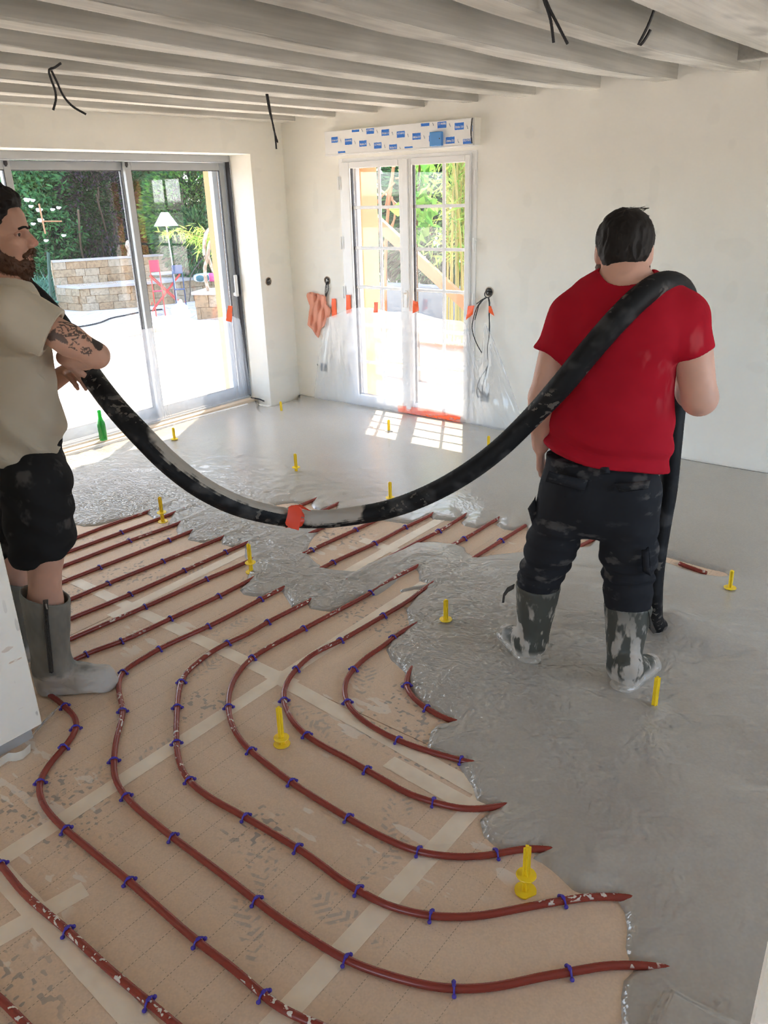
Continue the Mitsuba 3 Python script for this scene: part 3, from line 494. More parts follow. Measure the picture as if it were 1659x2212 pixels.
def hand(w, dirn, palm, thumb, curl=0.5, s=1.0, spread=0.12, thumb_curl=0.4):
    """A hand as round cones from wrist w: dirn towards the fingers, palm the way the palm faces, thumb the side of the thumb."""
    d = np.array(dirn, float); d /= np.linalg.norm(d); n = np.array(palm, float); n -= d*(n@d); n /= np.linalg.norm(n)
    t = np.array(thumb, float); t -= d*(t@d)+n*(t@n); t /= np.linalg.norm(t); w = np.asarray(w, float); out = []
    lens = [(0.044, 0.026, 0.021), (0.048, 0.030, 0.022), (0.045, 0.028, 0.021), (0.035, 0.021, 0.018)]
    for i in range(4):
        o = (1.5-i)*0.0205*s; kn = w+d*(0.088-0.004*abs(i-1))*s+t*o; out.append(rc(w+t*o*0.6, kn, 0.014*s, 0.0125*s)); p, ang = kn, curl*0.55; fd = d+t*(1.5-i)*spread*0.5
        fd /= np.linalg.norm(fd)
        for j in range(3):
            v = fd*math.cos(ang)+n*math.sin(ang); q = p+v*lens[i][j]*s; out.append(rc(p, q, (0.0105-0.0012*j)*s, (0.0098-0.0014*j)*s)); p = q; ang += curl*(0.9+0.1*j)
    b = w+d*0.022*s+t*0.022*s; v = d*0.62+t*0.7+n*0.35; v /= np.linalg.norm(v); c = b+v*0.046*s; out.append(rc(b, c, 0.0165*s, 0.0125*s))
    v2 = d*(0.9-0.3*thumb_curl)+t*0.25+n*thumb_curl; v2 /= np.linalg.norm(v2); e = c+v2*0.033*s; out.append(rc(c, e, 0.0115*s, 0.0105*s)); v3 = v2+n*thumb_curl*0.8-t*0.2; v3 /= np.linalg.norm(v3); out.append(rc(e, e+v3*0.026*s, 0.0105*s, 0.0085*s))
    return out
def grp(fn, pts, m):      # evaluate fn only near the box of these points
    pts = np.array(pts); lo, hi = pts.min(0)-m, pts.max(0)+m
    def f(p):
        o = np.maximum(np.maximum(lo-p, p-hi), 0); d = np.linalg.norm(o, axis=1)+0.03; i = np.where(d <= 0.0301)[0]; d[i] = fn(p[i]); return d
    return f
def plane_pt(base, n):
    base = np.asarray(base, float); n = np.asarray(n, float)/np.linalg.norm(n)
    def f(px, off=0.0):
        d = ray(px); t = ((base-CAM[:2])@n+off)/(d[:2]@n); return CAM+d*t
    return f
def bounds(pts, m=0.25): pts = np.array(pts); return pts.min(0)-m, pts.max(0)+m
Zv = np.array([0, 0, 1.0])
mat('skin', princ({'type': 'mesh_attribute', 'name': 'vertex_color'}, 0.5, spec=0.4))
mat('hair', princ((0.010, 0.007, 0.006), 0.6, spec=0.25)); mat('beard', princ((0.075, 0.03, 0.014), 0.6)); mat('eye', princ((0.75, 0.72, 0.68), 0.15)); mat('iris', princ((0.05, 0.03, 0.02), 0.1)); mat('teeth', princ((0.75, 0.7, 0.62), 0.3))
mat('red_shirt', princ(mikit.proc(lambda p, n, uv: mix(mix((0.29, 0.004, 0.014), (0.37, 0.008, 0.021), fbm(p.x*9, p.y*9, p.z*9)), mi.Color3f(0.50, 0.11, 0.12), 0.35*smoothstep(0.60, 0.72, fbm(p.x*17, p.y*17, p.z*6, 4))*smoothstep(0.6, 0.75, noise(p.x*4+1, p.y*4, p.z*4)))), 0.92, spec=0.2))
mat('tan_shirt', princ(mikit.proc(lambda p, n, uv: mix((0.42, 0.375, 0.30), (0.48, 0.43, 0.35), fbm(p.x*7, p.y*7, p.z*7))), 0.92, spec=0.2))
mat('trousers', princ(mikit.proc(lambda p, n, uv: mix((0.013, 0.014, 0.018), mi.Color3f(0.11, 0.105, 0.10), 0.5*smoothstep(0.56, 0.74, fbm(p.x*22, p.y*22, p.z*30, 4))*smoothstep(0.4,0.6,noise(p.x*5,p.y*5,p.z*9)))), 0.85, spec=0.25))
mat('boot', princ(mikit.proc(lambda p, n, uv: mix((0.050, 0.054, 0.046), (0.43, 0.40, 0.36), dr.clip(smoothstep(0.50, 0.60, fbm(p.x*30, p.y*30, p.z*11, 4))*0.85*smoothstep(0.42, 0.18, p.z)+smoothstep(0.10, 0.06, p.z), 0, 1))), 0.5))
mat('old_boot', bump(princ(mikit.proc(lambda p, n, uv: mix(mix((0.085, 0.088, 0.075), (0.24, 0.23, 0.20), fbm(p.x*24, p.y*24, p.z*9, 4)), (0.43, 0.405, 0.37), smoothstep(0.125, 0.085, p.z+0.05*(fbm(p.x*30, p.y*30, p.z*30)-0.5)))), 0.6), lambda p, n, uv: fbm(p.x*90, p.y*90, p.z*90, 3)*0.008*smoothstep(0.14, 0.09, p.z)+0.004*fbm(p.x*60, p.y*60, p.z*12)))
mat('cement', bump(princ((0.42, 0.395, 0.36), 0.45), lambda p, n, uv: fbm(p.x*110, p.y*110, p.z*110, 3)*0.006))
def skin_colors(V, seed, base=(0.60, 0.36, 0.27)):
    n = meshkit.fbm(V*14, 3, seed)[:, None]; return np.clip(np.array(base)*(0.86+0.28*n), 0, 1)

# ---- the man in the red shirt, seen from behind
RB = np.array([-1.06, 2.54]); RN = RB/np.linalg.norm(RB); R = plane_pt(RB, RN); rn = np.r_[RN, 0]; rx = np.array([RN[1], -RN[0], 0.0])
man_r = thing('person', 'man seen from behind in red t-shirt and dark trousers, hose over his shoulder', 'person')
HR = R((1349, 527), 0.07)
hax = np.array([rx, rn, Zv]); tilt = math.radians(14); hax = np.array([rx, rn*math.cos(tilt)-Zv*math.sin(tilt), Zv*math.cos(tilt)+rn*math.sin(tilt)])
hp = lambda a, b, c: HR+hax[0]*a+hax[1]*b+hax[2]*c
head_r = [el(hp(0, 0, 0.005), (0.076, 0.094, 0.088), hax), el(hp(0, 0.05, -0.065), (0.058, 0.06, 0.07), hax), rc(hp(0, 0.10, -0.01), hp(0, 0.122, -0.045), 0.011, 0.014), el(hp(0, 0.088, -0.085), (0.025, 0.012, 0.014), hax), el(hp(0, 0.075, -0.12), (0.025, 0.025, 0.02), hax), el(hp(0, 0.085, 0.012), (0.055, 0.018, 0.013), hax)]
neck_r = [rc(R((1350, 545), 0.045), R((1348, 625), 0.0), 0.064, 0.078), rc(R((1335, 612), -0.01), R((1240, 668), 0.0), 0.05, 0.055), rc(R((1362, 612), -0.01), R((1470, 668), 0.0), 0.05, 0.055)]
ears_r = [lambda p, s=s: smax(el(hp(s*0.082, -0.004, -0.03), (0.012, 0.020, 0.034), hax)(p), -el(hp(s*0.098, -0.012, -0.03), (0.010, 0.011, 0.020), hax)(p), 0.004) for s in (-1, 1)]
Ls, Le, Lw = R((1222, 684), 0.0), R((1172, 858), -0.03), R((1168, 962), 0.03)
Rs, Re, Rw = R((1484, 684), 0.0), R((1511, 860), 0.0), R((1470, 826), 0.23)
arms_r = [rc(Ls, Le, 0.062, 0.046), rc(Le, Le*0.7+Lw*0.3, 0.046, 0.048), rc(Le*0.7+Lw*0.3, Lw, 0.047, 0.031), rc(Rs, Re, 0.070, 0.056), rc(Re, Re*0.65+Rw*0.35, 0.056, 0.053), rc(Re*0.65+Rw*0.35, Rw, 0.052, 0.033)]
hands_r = hand(Lw+(Lw-Le)*0.05, (Lw-Le)*0.8+rn*0.05, rx, rn, 0.35)+hand(Rw, Rw-Re+Zv*0.02-rx*0.06, -rx*0.7-Zv*0.2+rn*0.2, Zv, 1.25)
torso_r = [rc(R((1345, 690), 0.01), R((1318, 930), 0.0), 0.185, 0.185, (rn, 1.55))]
hips_r = [rc(R((1235, 1060), 0), R((1360, 1062), 0), 0.09, 0.09)]
legs_r = [rc(R((1235, 1075)), R((1192, 1190), 0.02), 0.085, 0.06), rc(R((1192, 1190), 0.02), R((1150, 1400), 0.02), 0.062, 0.038), rc(R((1365, 1080)), R((1356, 1200), 0.01), 0.085, 0.062), rc(R((1356, 1200), 0.01), R((1345, 1450), -0.06), 0.062, 0.038)]
def body_r(p):
    d = smin(smin(bg[0](p), bg[1](p), 0.03), bg[2](p), 0.03)
    return smin(smin(smin(d, bg[3](p), 0.02), bg[4](p), 0.02), smin(bg[5](p), bg[6](p), 0.001), 0.012)
bg = [grp(lambda p: smin(union(head_r, 0.025)(p), union(ears_r, 0.004)(p), 0.008), [HR], 0.22), grp(union(neck_r, 0.05), [R((1350, 560)), R((1240, 668)), R((1470, 668))], 0.13),
      grp(lambda p: union(torso_r+hips_r+legs_r, 0.04)(p)+0.012, [R((1200, 690)), R((1480, 690)), R((1345, 1450)), R((1150, 1400)), R((1345, 690), 0.12), R((1345, 690), -0.12)], 0.1),
      grp(union(arms_r[:3], 0.02), [Ls, Le, Lw], 0.1), grp(union(arms_r[3:], 0.02), [Rs, Re, Rw], 0.11), grp(union(hands_r[:15], 0.006), [Lw], 0.22), grp(union(hands_r[15:], 0.006), [Rw], 0.22)]
lo, hi = bounds([Lw, Rs+Zv*0.1, hp(0, 0, 0.12), Rw, R((1340, 1480)), R((1150, 1430))], 0.16); lo[2] = 0.10
mb = sdf_mesh(body_r, lo, hi, 0.0048)
put(man_r+'__body', mb, 'm_skin', True, color=skin_colors(mb.vertices, 1, (0.56, 0.325, 0.25)))
hair_r = sub(sub(wrinkle(union([el(hp(0, -0.012, 0.012), (0.090, 0.106, 0.095), hax), el(hp(0, -0.055, -0.045), (0.073, 0.052, 0.056), hax)], 0.02), 0.010, 30, 4, (1.2, 1.2, 0.35)), el(hp(0, 0.10, -0.05), (0.10, 0.085, 0.085), hax), 0.01), lambda p: np.minimum(el(hp(-0.086, 0.0, -0.034), (0.016, 0.026, 0.036), hax)(p), el(hp(0.086, 0.0, -0.034), (0.016, 0.026, 0.036), hax)(p)), 0.008)
mh = sdf_mesh(hair_r, HR-0.17, HR+0.19, 0.003)
strands = []; r_ = np.random.default_rng(3)
for _ in range(260):
    v = r_.normal(size=3); v /= np.linalg.norm(v); v[1] = -abs(v[1])*0.8 if r_.random() < 0.75 else v[1]*0.3
    if v[2] < -0.35: continue
    b0 = hp(v[0]*0.088, -0.012+v[1]*0.107, 0.012+v[2]*0.092); tang = np.cross(hax.T@v, rx)*0.4-Zv*0.7*(v[2] < 0.8)+r_.normal(size=3)*0.2; tang -= (hax.T@v)*(tang@(hax.T@v))*0.9; tang /= np.linalg.norm(tang); o = hax.T@v
    strands.append(tube(np.array([b0-o*0.004, b0+o*0.003+tang*0.012, b0+o*0.005*r_.random()+tang*0.028]), [0.0016, 0.0013, 0.0005], 4))
top_b = hp(0.0, -0.02, 0.100)
for _ in range(8): strands.append(tube(np.array([top_b+rx*r_.uniform(-0.03, 0.05)+rn*r_.uniform(-0.03, 0.03)-Zv*0.012, top_b+rx*r_.uniform(-0.03, 0.07)+Zv*0.006, top_b+rx*r_.uniform(-0.02, 0.06)+rn*r_.uniform(-0.03, 0.03)+Zv*r_.uniform(0, 0.012)]), [0.0016, 0.0013, 0.0005], 4))
put(man_r+'__hair', cat(mh, *strands), 'm_hair', True)
beard_r = wrinkle(sub(union([el(hp(0, 0.055, -0.095), (0.072, 0.062, 0.062), hax), el(hp(0, 0.022, -0.070), (0.086, 0.042, 0.052), hax)], 0.02), el(hp(0, 0.10, -0.03), (0.06, 0.06, 0.05), hax), 0.01), 0.008, 40, 6)
put(man_r+'__beard', sdf_mesh(sub(beard_r, el(hp(0, -0.06, -0.07), (0.09, 0.07, 0.1), hax), 0.01), HR-0.2, HR+0.2, 0.004), 'm_beard', True)
for s in (-1, 1):
    ys = np.linspace(0.05, 0.15, 121); dd = union(head_r, 0.025)(np.array([hp(s*0.033, y, -0.008) for y in ys])); ey = float(ys[np.argmax(dd > 0)])
    k = put(man_r+'__eye', trimesh.creation.icosphere(3, 0.0135).apply_translation(hp(s*0.033, ey-0.0085, -0.008)), 'm_eye', True); put(k+'__iris', trimesh.creation.icosphere(2, 0.0065).apply_translation(hp(s*0.033, ey-0.0005, -0.008)), 'm_iris', True)
    put(man_r+'__eyebrow', tube(smooth_path([hp(s*(0.033+t*0.02), ey+0.006-abs(t)*0.003, 0.016-0.004*t*t) for t in np.linspace(-1, 1, 6)], 0.004), 0.004, 6), 'm_hair', True)
# red t-shirt
hemL, hemR = R((1170, 978), 0), R((1432, 1016), 0)
hv = R((1300, 1004))-CAM; hv /= np.linalg.norm(hv); hemn = np.cross(hemR-hemL, 0.6*hv+0.4*rn); hemn *= -np.sign(hemn[2]); hem_c = R((1300, 1006), -0.13)
core = union([rc(R((1342, 705), 0.005), R((1316, 930), 0.0), 0.196, 0.198, (rn, 1.5)), rc(R((1316, 930), 0.0), R((1303, 1150), -0.01), 0.196, 0.225, (rn, 1.45)), rc(R((1345, 640), 0.0), R((1240, 682), 0.0), 0.075, 0.070), rc(R((1350, 640), 0.0), R((1470, 682), 0.0), 0.075, 0.076), rc(R((1290, 720), -0.05), R((1400, 720), -0.05), 0.09, 0.09)], 0.06)
slL = cut(rc(R((1238, 690), 0), R((1172, 810), -0.02), 0.080, 0.066), (R((1157, 750), 0)+R((1197, 766), 0))/2, -Zv-rx*0.45)
slR = cut(rc(R((1472, 690), 0), R((1496, 800), 0.0), 0.083, 0.078), (R((1462, 775), 0)+R((1529, 755), 0))/2, -Zv+rx*0.36)
def shirt_f(p):
    c_ = smax(core(p), (p-hem_c)@(hemn/np.linalg.norm(hemn)), 0.004)
    d = smin(smin(c_, slL(p), 0.03), slR(p), 0.03)
    return smax(d, -el(R((1352, 588), 0.0), (0.088, 0.11, 0.066), np.array([rx, rn, Zv]))(p), 0.004)
fold = R((1190, 900), 0)
def shirt_w(p):
    d = shirt_f(p); q = p-fold; sx, sz = q@rx, p[:, 2]
    w = np.sin(sz*62+sx*16+5*meshkit.noise(p*7, 3))*np.exp(-((sz-0.93)/0.09)**2)*(0.45+0.55*np.exp(-((sx-0.02)/0.18)**2))
    w2 = np.sin((sx*0.9+sz*0.55)*46+4*meshkit.noise(p*6, 5))*np.exp(-((sz-1.22)/0.13)**2)*np.exp(-((sx-0.03)/0.10)**2)
    return d+0.015*w+0.015*w2+0.020*(meshkit.fbm(p*np.array([7, 7, 5]), 3, 8)-0.5)
lo, hi = bounds([R((1157, 760)), R((1530, 760)), R((1300, 1025)), R((1350, 600))], 0.15)
put(man_r+'__t_shirt', sdf_mesh(shirt_w, lo, hi, 0.0055), 'm_red_shirt', True)
hb = np.array([F((1150, 1428), ZS), F((1338, 1486), ZS)]); tb_ = np.array([F((1103, 1374), ZS), F((1392, 1440), ZS)])
# trousers
hipc = R((1292, 1040), 0)
legL = union([rc(R((1232, 1062), 0), R((1190, 1180), 0.015), 0.112, 0.092), rc(R((1190, 1180), 0.015), R((1164, 1252), 0.02), 0.090, 0.084)], 0.03)
legR = union([rc(R((1358, 1066), 0), R((1356, 1190), 0.01), 0.114, 0.098), rc(R((1356, 1190), 0.01), R((1357, 1292), -0.01), 0.098, 0.088)], 0.03)
seat_ = union([rc(R((1290, 985), 0), R((1292, 1050), -0.01), 0.178, 0.200, (rn, 1.5)), el(R((1250, 1055), -0.05), (0.10, 0.09, 0.09)), el(R((1350, 1058), -0.05), (0.10, 0.09, 0.09))], 0.05)
def trousers_r(p):
    z = p[:, 2]; d = smin(seat_(p), smin(legL(p), legR(p), 0.012), 0.03)
    d = smax(d, z-R((1300, 985), 0)[2], 0.004)
    s1 = p@rx; cu = np.exp(-((z-0.46)/0.07)**2); kn_ = np.exp(-((z-0.60)/0.08)**2)
    return d+0.006*np.sin(z*115+7*meshkit.noise(p*9, 4))*cu+0.004*np.sin(z*75+s1*20+6*meshkit.noise(p*7, 2))*kn_+0.012*(meshkit.fbm(p*np.array([9, 9, 6]), 3, 3)-0.5)
lo, hi = bounds([R((1110, 1262)), R((1435, 1000)), R((1357, 1305))], 0.14)
tr_k = put(man_r+'__trousers', sdf_mesh(trousers_r, lo, hi, 0.0055), 'm_trousers', True)
def flap(pxs, off, t=0.008):
    a = [R(p, off) for p in pxs]; P = np.array([[a[0], a[1]], [a[3], a[2]]]); u, v = np.meshgrid(np.linspace(0, 1, 8), np.linspace(0, 1, 6), indexing='ij')
    G = (1-u)[..., None]*((1-v)[..., None]*P[0, 0]+v[..., None]*P[0, 1])+u[..., None]*((1-v)[..., None]*P[1, 0]+v[..., None]*P[1, 1]); G = G-rn*(0.012*np.sin(np.pi*v)*np.sin(np.pi*u))[..., None]
    return sheet(G, t)
for pxs in ([(1185, 1018), (1270, 1038), (1262, 1062), (1178, 1040)], [(1327, 1044), (1405, 1038), (1400, 1056), (1338, 1064)]): put(tr_k+'__pocket', flap(pxs, -0.165), 'm_trousers', True)
put(tr_k+'__cargo_pocket', cat(flap([(1140, 1098), (1156, 1075), (1165, 1110), (1150, 1135)], -0.03, 0.02)), 'm_trousers', True)
put(tr_k+'__cargo_pocket', flap([(1385, 1190), (1402, 1185), (1406, 1245), (1388, 1235)], -0.11, 0.02), 'm_trousers', True)
put(tr_k+'__belt_loop', flap([(1296, 1008), (1318, 1008), (1318, 1024), (1296, 1024)], -0.150, 0.006), 'm_trousers', True)
# boots
def boot_r(top, topr, heel, toe, offt, ank):
    hz = np.array([0, 0, 0.045]); dirf = (toe-heel); dirf[2] = 0; L = np.linalg.norm(dirf); dirf /= L
    a = heel+dirf*0.055+np.array([0, 0, 0.10]); A = ank
    sh = rc(top, A, topr, 0.058); ft = union([rc(A, a, 0.058, 0.052), rc(heel+dirf*0.05+hz, heel+dirf*0.05+np.array([0, 0, 0.02]), 0.046, 0.05), rc(a, heel+dirf*0.17+hz*0.9, 0.05, 0.045), rc(heel+dirf*0.17+hz*0.8, heel+dirf*0.235+hz*0.6, 0.046, 0.038)], 0.025)
    f = lambda p: smin(sh(p), ft(p), 0.02)+0.005*(meshkit.fbm(p*16, 3, 7)-0.5)
    f2 = cut(f, top, top-A); inner = rc(top+(top-A)*0.1, top*0.8+A*0.2, topr-0.006, topr-0.014-(topr-0.058)*0.2)
    return sub(f2, inner, 0.003), bounds([top, heel, toe, A], 0.12)
for top, tr_, i, ank in ((R((1163, 1262), 0.02), 0.087, 0, R((1150, 1385), 0.02)), (R((1357, 1306), -0.01), 0.088, 1, R((1346, 1440), -0.06))):
    f, (lo, hi) = boot_r(top, tr_, hb[i].copy()-np.array([0, 0, 0.03]), tb_[i]-np.array([0, 0, 0.03]), 0, ank); lo[2] = 0.0
    bk_ = put(man_r+'__boot', sdf_mesh(f, lo, hi, 0.0045), 'm_boot', True)
    for u in (0.02, 0.0): pass
    if i == 0: put(bk_+'__strap', sheet(np.array([[R((1112, 1262), -0.02)+rx*0, R((1110, 1272), -0.02)], [R((1096, 1270), -0.03), R((1098, 1279), -0.03)], [R((1087, 1283), -0.03), R((1091, 1288), -0.03)], [R((1084, 1302), -0.03), R((1089, 1302), -0.03)]]), 0.004), 'm_dark', True)
    else: put(bk_+'__strap', sheet(np.array([[R((1400, 1318), -0.06), R((1404, 1330), -0.06)], [R((1406, 1335), -0.06), R((1403, 1345), -0.06)], [R((1412, 1352), -0.05), R((1405, 1360), -0.05)], [R((1418, 1364), -0.05), R((1411, 1368), -0.05)]]), 0.004), 'm_dark', True)
    d_ = tb_[i]-hb[i]; d_[2] = 0; d_ /= np.linalg.norm(d_); c_ = hb[i]+d_*0.10
    mc = sdf_mesh(lambda p: rc(c_-d_*0.07-Zv*0.004, c_+d_*0.11+Zv*0.002, 0.050, 0.056, (Zv, 1.8))(p)+0.006*(meshkit.fbm(p*30, 3, 4)-0.5), c_-0.25, c_+0.25, 0.006)
    put(bk_+'__cement', mc, 'm_screed', True, label='wet screed clinging around the boot')
# ---- the bearded man on the left, in profile
LB = np.array([-2.64, 1.235]); LN = LB/np.linalg.norm(LB); L_ = plane_pt(LB, LN); ln = np.r_[LN, 0]; lx = np.array([LN[1], -LN[0], 0.0])   # lx: the way he faces
man_l = thing('person_bearded', 'bearded man in profile wearing a beige t-shirt, black shorts and cement-covered rubber boots', 'person')
HL = L_((-9, 503), 0.16); _t = math.radians(17); hf, hs_ = lx*math.cos(_t)-ln*math.sin(_t), ln*math.cos(_t)+lx*math.sin(_t)
H = lambda a, b, c: HL+hf*a+hs_*b+Zv*c; hx = np.array([hf, hs_, Zv])
fwd = [el(H(-0.008, 0, 0.03), (0.097, 0.075, 0.102), hx), el(H(0.036, 0, -0.05), (0.062, 0.058, 0.080), hx), el(H(0.066, 0, 0.035), (0.032, 0.055, 0.045), hx)]
def head_l(p):
    d = union(fwd, 0.03)(p)
    d = smin(d, el(H(0.083, 0, 0.012), (0.017, 0.052, 0.012), hx)(p), 0.016)
    for s in (-1, 1):
        d = smax(d, -el(H(0.090, s*0.033, -0.008), (0.017, 0.019, 0.013), hx)(p), 0.012)
        d = smin(d, el(H(0.060, s*0.044, -0.034), (0.028, 0.026, 0.024), hx)(p), 0.02)
        d = smin(d, el(H(0.103, s*0.0135, -0.044), (0.013, 0.0095, 0.009), hx)(p), 0.006)
        e = el(H(-0.026, s*0.079, -0.012), (0.021, 0.011, 0.033), hx)(p); d = smin(d, smax(e, -el(H(-0.024, s*0.092, -0.010), (0.011, 0.011, 0.02), hx)(p), 0.004), 0.006)
    d = smin(d, rc(H(0.090, 0, 0.008), H(0.119, 0, -0.036), 0.0075, 0.0108)(p), 0.010); d = smin(d, rc(H(0.080, 0, 0.004), H(0.102, 0, -0.036), 0.012, 0.017)(p), 0.008)
    d = smin(d, el(H(0.094, 0, -0.074), (0.013, 0.023, 0.007), hx)(p), 0.008); d = smin(d, el(H(0.089, 0, -0.088), (0.012, 0.021, 0.007), hx)(p), 0.008)
    d = smax(d, -el(H(0.099, 0, -0.081), (0.012, 0.021, 0.0025), hx)(p), 0.003)
    return smin(d, el(H(0.074, 0, -0.112), (0.024, 0.026, 0.02), hx)(p), 0.02)
nS, fS = L_((38, 672), -0.03), L_((20, 655), 0.36)
nE = L_((208, 768), -0.09); nW = L_((140, 772), 0.14)
arm_l = [rc(nS, nS*0.35+nE*0.65, 0.052, 0.052), rc(nS*0.35+nE*0.65, nE, 0.052, 0.042), rc(nE, nE*0.6+nW*0.4, 0.042, 0.046), rc(nE*0.6+nW*0.4, nW, 0.045, 0.030)]
hand_l = hand(nW, lx*0.35-Zv*0.55+ln*0.25, lx, -ln+Zv*0.3, 1.2, 1.0)
fE, fW = L_((60, 860), 0.42), L_((150, 800), 0.30)
arm_f = [rc(fS, fE, 0.058, 0.045), rc(fE, fW, 0.046, 0.031)]; hand_f = hand(fW, L_((178, 806), 0.14)-fW, -Zv+lx*0.4, ln, 0.9)
torso_l = [rc(L_((20, 690), 0.16), L_((40, 960), 0.16), 0.150, 0.150, (lx, 1.25)), rc(L_((8, 585), 0.16), L_((10, 640), 0.16), 0.058, 0.065), rc(L_((10, 640), 0.16), nS, 0.055, 0.06), rc(L_((10, 640), 0.16), fS, 0.055, 0.06)]
kn, an = L_((96, 1205), 0.0), L_((108, 1440), 0.0); kf, af = L_((28, 1180), 0.30), L_((35, 1400), 0.30)
legs_l = [rc(L_((60, 1040), 0.04), kn, 0.085, 0.060), rc(kn, L_((98, 1300)), 0.060, 0.057), rc(L_((98, 1300)), an, 0.058, 0.04), rc(L_((40, 1040), 0.26), kf, 0.085, 0.062), rc(kf, af, 0.060, 0.04)]
def body_l(p):
    d = smin(smin(lg[0](p), lg[1](p), 0.03), lg[2](p), 0.03)
    return smin(smin(d, smin(lg[3](p), lg[4](p), 0.012), 0.015), smin(lg[5](p), lg[6](p), 0.012), 0.015)
lg = [grp(head_l, [HL], 0.22), grp(lambda p: union(torso_l, 0.05)(p)+0.004, [L_((20, 585), 0.16), fS, nS, L_((40, 960), 0.16), L_((-50, 800), 0.16), L_((110, 900), 0.16)], 0.12), grp(union(legs_l, 0.03), [L_((60, 1040), 0.04), kn, an, kf, af], 0.12),
      grp(union(arm_l, 0.015), [nS, nE, nW], 0.1), grp(union(hand_l, 0.006), [nW], 0.22), grp(union(arm_f, 0.015), [fS, fE, fW], 0.1), grp(union(hand_f, 0.006), [fW], 0.22)]
lo, hi = bounds([HL+Zv*0.1, nE, nS, fE, kn, af, L_((-40, 700), 0.36)], 0.15); lo[2] = 0.12
mb = sdf_mesh(body_l, lo, hi, 0.0036)
V = np.array(mb.vertices); col = skin_colors(V, 5, (0.50, 0.285, 0.21))
# tattoos, laid out on the outer side of the upper arm in a drawing of its own (units: 1/6100 m)
ax_ = nE-nS; AL = np.linalg.norm(ax_); ax_ /= AL; an_ = CAM-(nS+nE)/2; an_ -= ax_*(an_@ax_); an_ /= np.linalg.norm(an_); ay_ = np.cross(an_, ax_)
def on_arm(p): d = ray(p); k = ((nS-CAM)@an_)/(d@an_); q = CAM+d*k-nS; return np.array([q@ax_, q@ay_])
o0, o1, o2 = on_arm((90, 650)), on_arm((190, 650)), on_arm((90, 750)); Mx = np.linalg.inv(np.stack([o1-o0, o2-o0], 1))
q = V-nS; st = np.stack([q@ax_, q@ay_], 1); on = (np.linalg.norm(q-np.outer(st[:, 0], ax_), axis=1) < 0.11) & (q@an_ > 0.0) & (st[:, 0] > 0.02)
P2 = ((st-o0)@Mx.T)*1037.0; ink = np.zeros(len(V))
def line(pts, w=13, k=0.85):
    global ink
    for a, b in zip(pts[:-1], pts[1:]):
        a, b = np.array(a, float), np.array(b, float); d = b-a; t = np.clip(((P2-a)@d)/(d@d), 0, 1); ink = np.maximum(ink, k*(np.linalg.norm(P2-a-t[:, None]*d, axis=1) < w))
def blot(pts, k=0.85):
    global ink
    ink = np.maximum(ink, k*shapely.contains_xy(Polygon(pts), P2[:, 0], P2[:, 1]))
def oval(c, r, ang=0.0, w=None, k=0.85):
    global ink
    ca, sa = math.cos(ang), math.sin(ang); Q = (P2-np.array(c, float))@np.array([[ca, -sa], [sa, ca]]); e = np.linalg.norm(Q/np.array(r, float), axis=1); ink = np.maximum(ink, k*((e < 1) if w is None else (np.abs(e-1) < w/min(r))))
for l in ([(380,490),(470,490),(570,500),(700,520),(800,590),(790,680),(720,740),(860,790),(830,850),(700,880)], [(420,560),(520,560),(600,640),(620,720)], [(350,600),(450,610),(500,690)], [(520,520),(640,560),(700,650)], [(640,560),(780,600)], [(600,690),(760,640)], [(460,790),(600,770),(720,740)],
          [(560,820),(700,800),(850,790)], [(380,680),(440,690),(520,750)], [(720,900),(780,940),(800,980),(880,1000)], [(800,690),(1000,760),(1040,860),(1140,950)], [(620,1050),(740,1080),(800,1120)]): line(l)
for l in ([(330,720),(470,760),(560,860),(620,930),(600,1000),(500,960),(400,900),(320,850)], [(120,820),(250,690),(340,620),(340,900),(220,920)], [(640,1010),(730,940),(720,1020)], [(600,760),(700,770),(650,830)], [(690,520),(800,590),(790,660),(740,560)]): blot(l, 0.8)
oval((860,720), (75,36), 0.5); oval((955,825), (48,52)); oval((1060,890), (40,50), 0.4, None, 0.6); oval((1268,960), (112,195), -0.45, None, 0.93)
E_ = (1018,1140); oval(E_, (86,58), -0.5, 10); oval(E_, (42,42), 0, 11); oval(E_, (13,13))
for a, b in [((905,1100),(945,1125)), ((900,1165),(940,1160)), ((945,1060),(970,1090)), ((1000,1035),(1005,1070)), ((915,1195),(960,1190)), ((1090,1090),(1130,1120)), ((1100,1150),(1150,1160)), ((1085,1190),(1130,1215)), ((1060,1205),(1080,1250)), ((1075,1085),(1130,1180)), ((1130,1180),(1060,1220))]: line([a, b], 11)
ink *= on; col = col*(1-ink[:, None])+np.array([0.02, 0.022, 0.025])*ink[:, None]
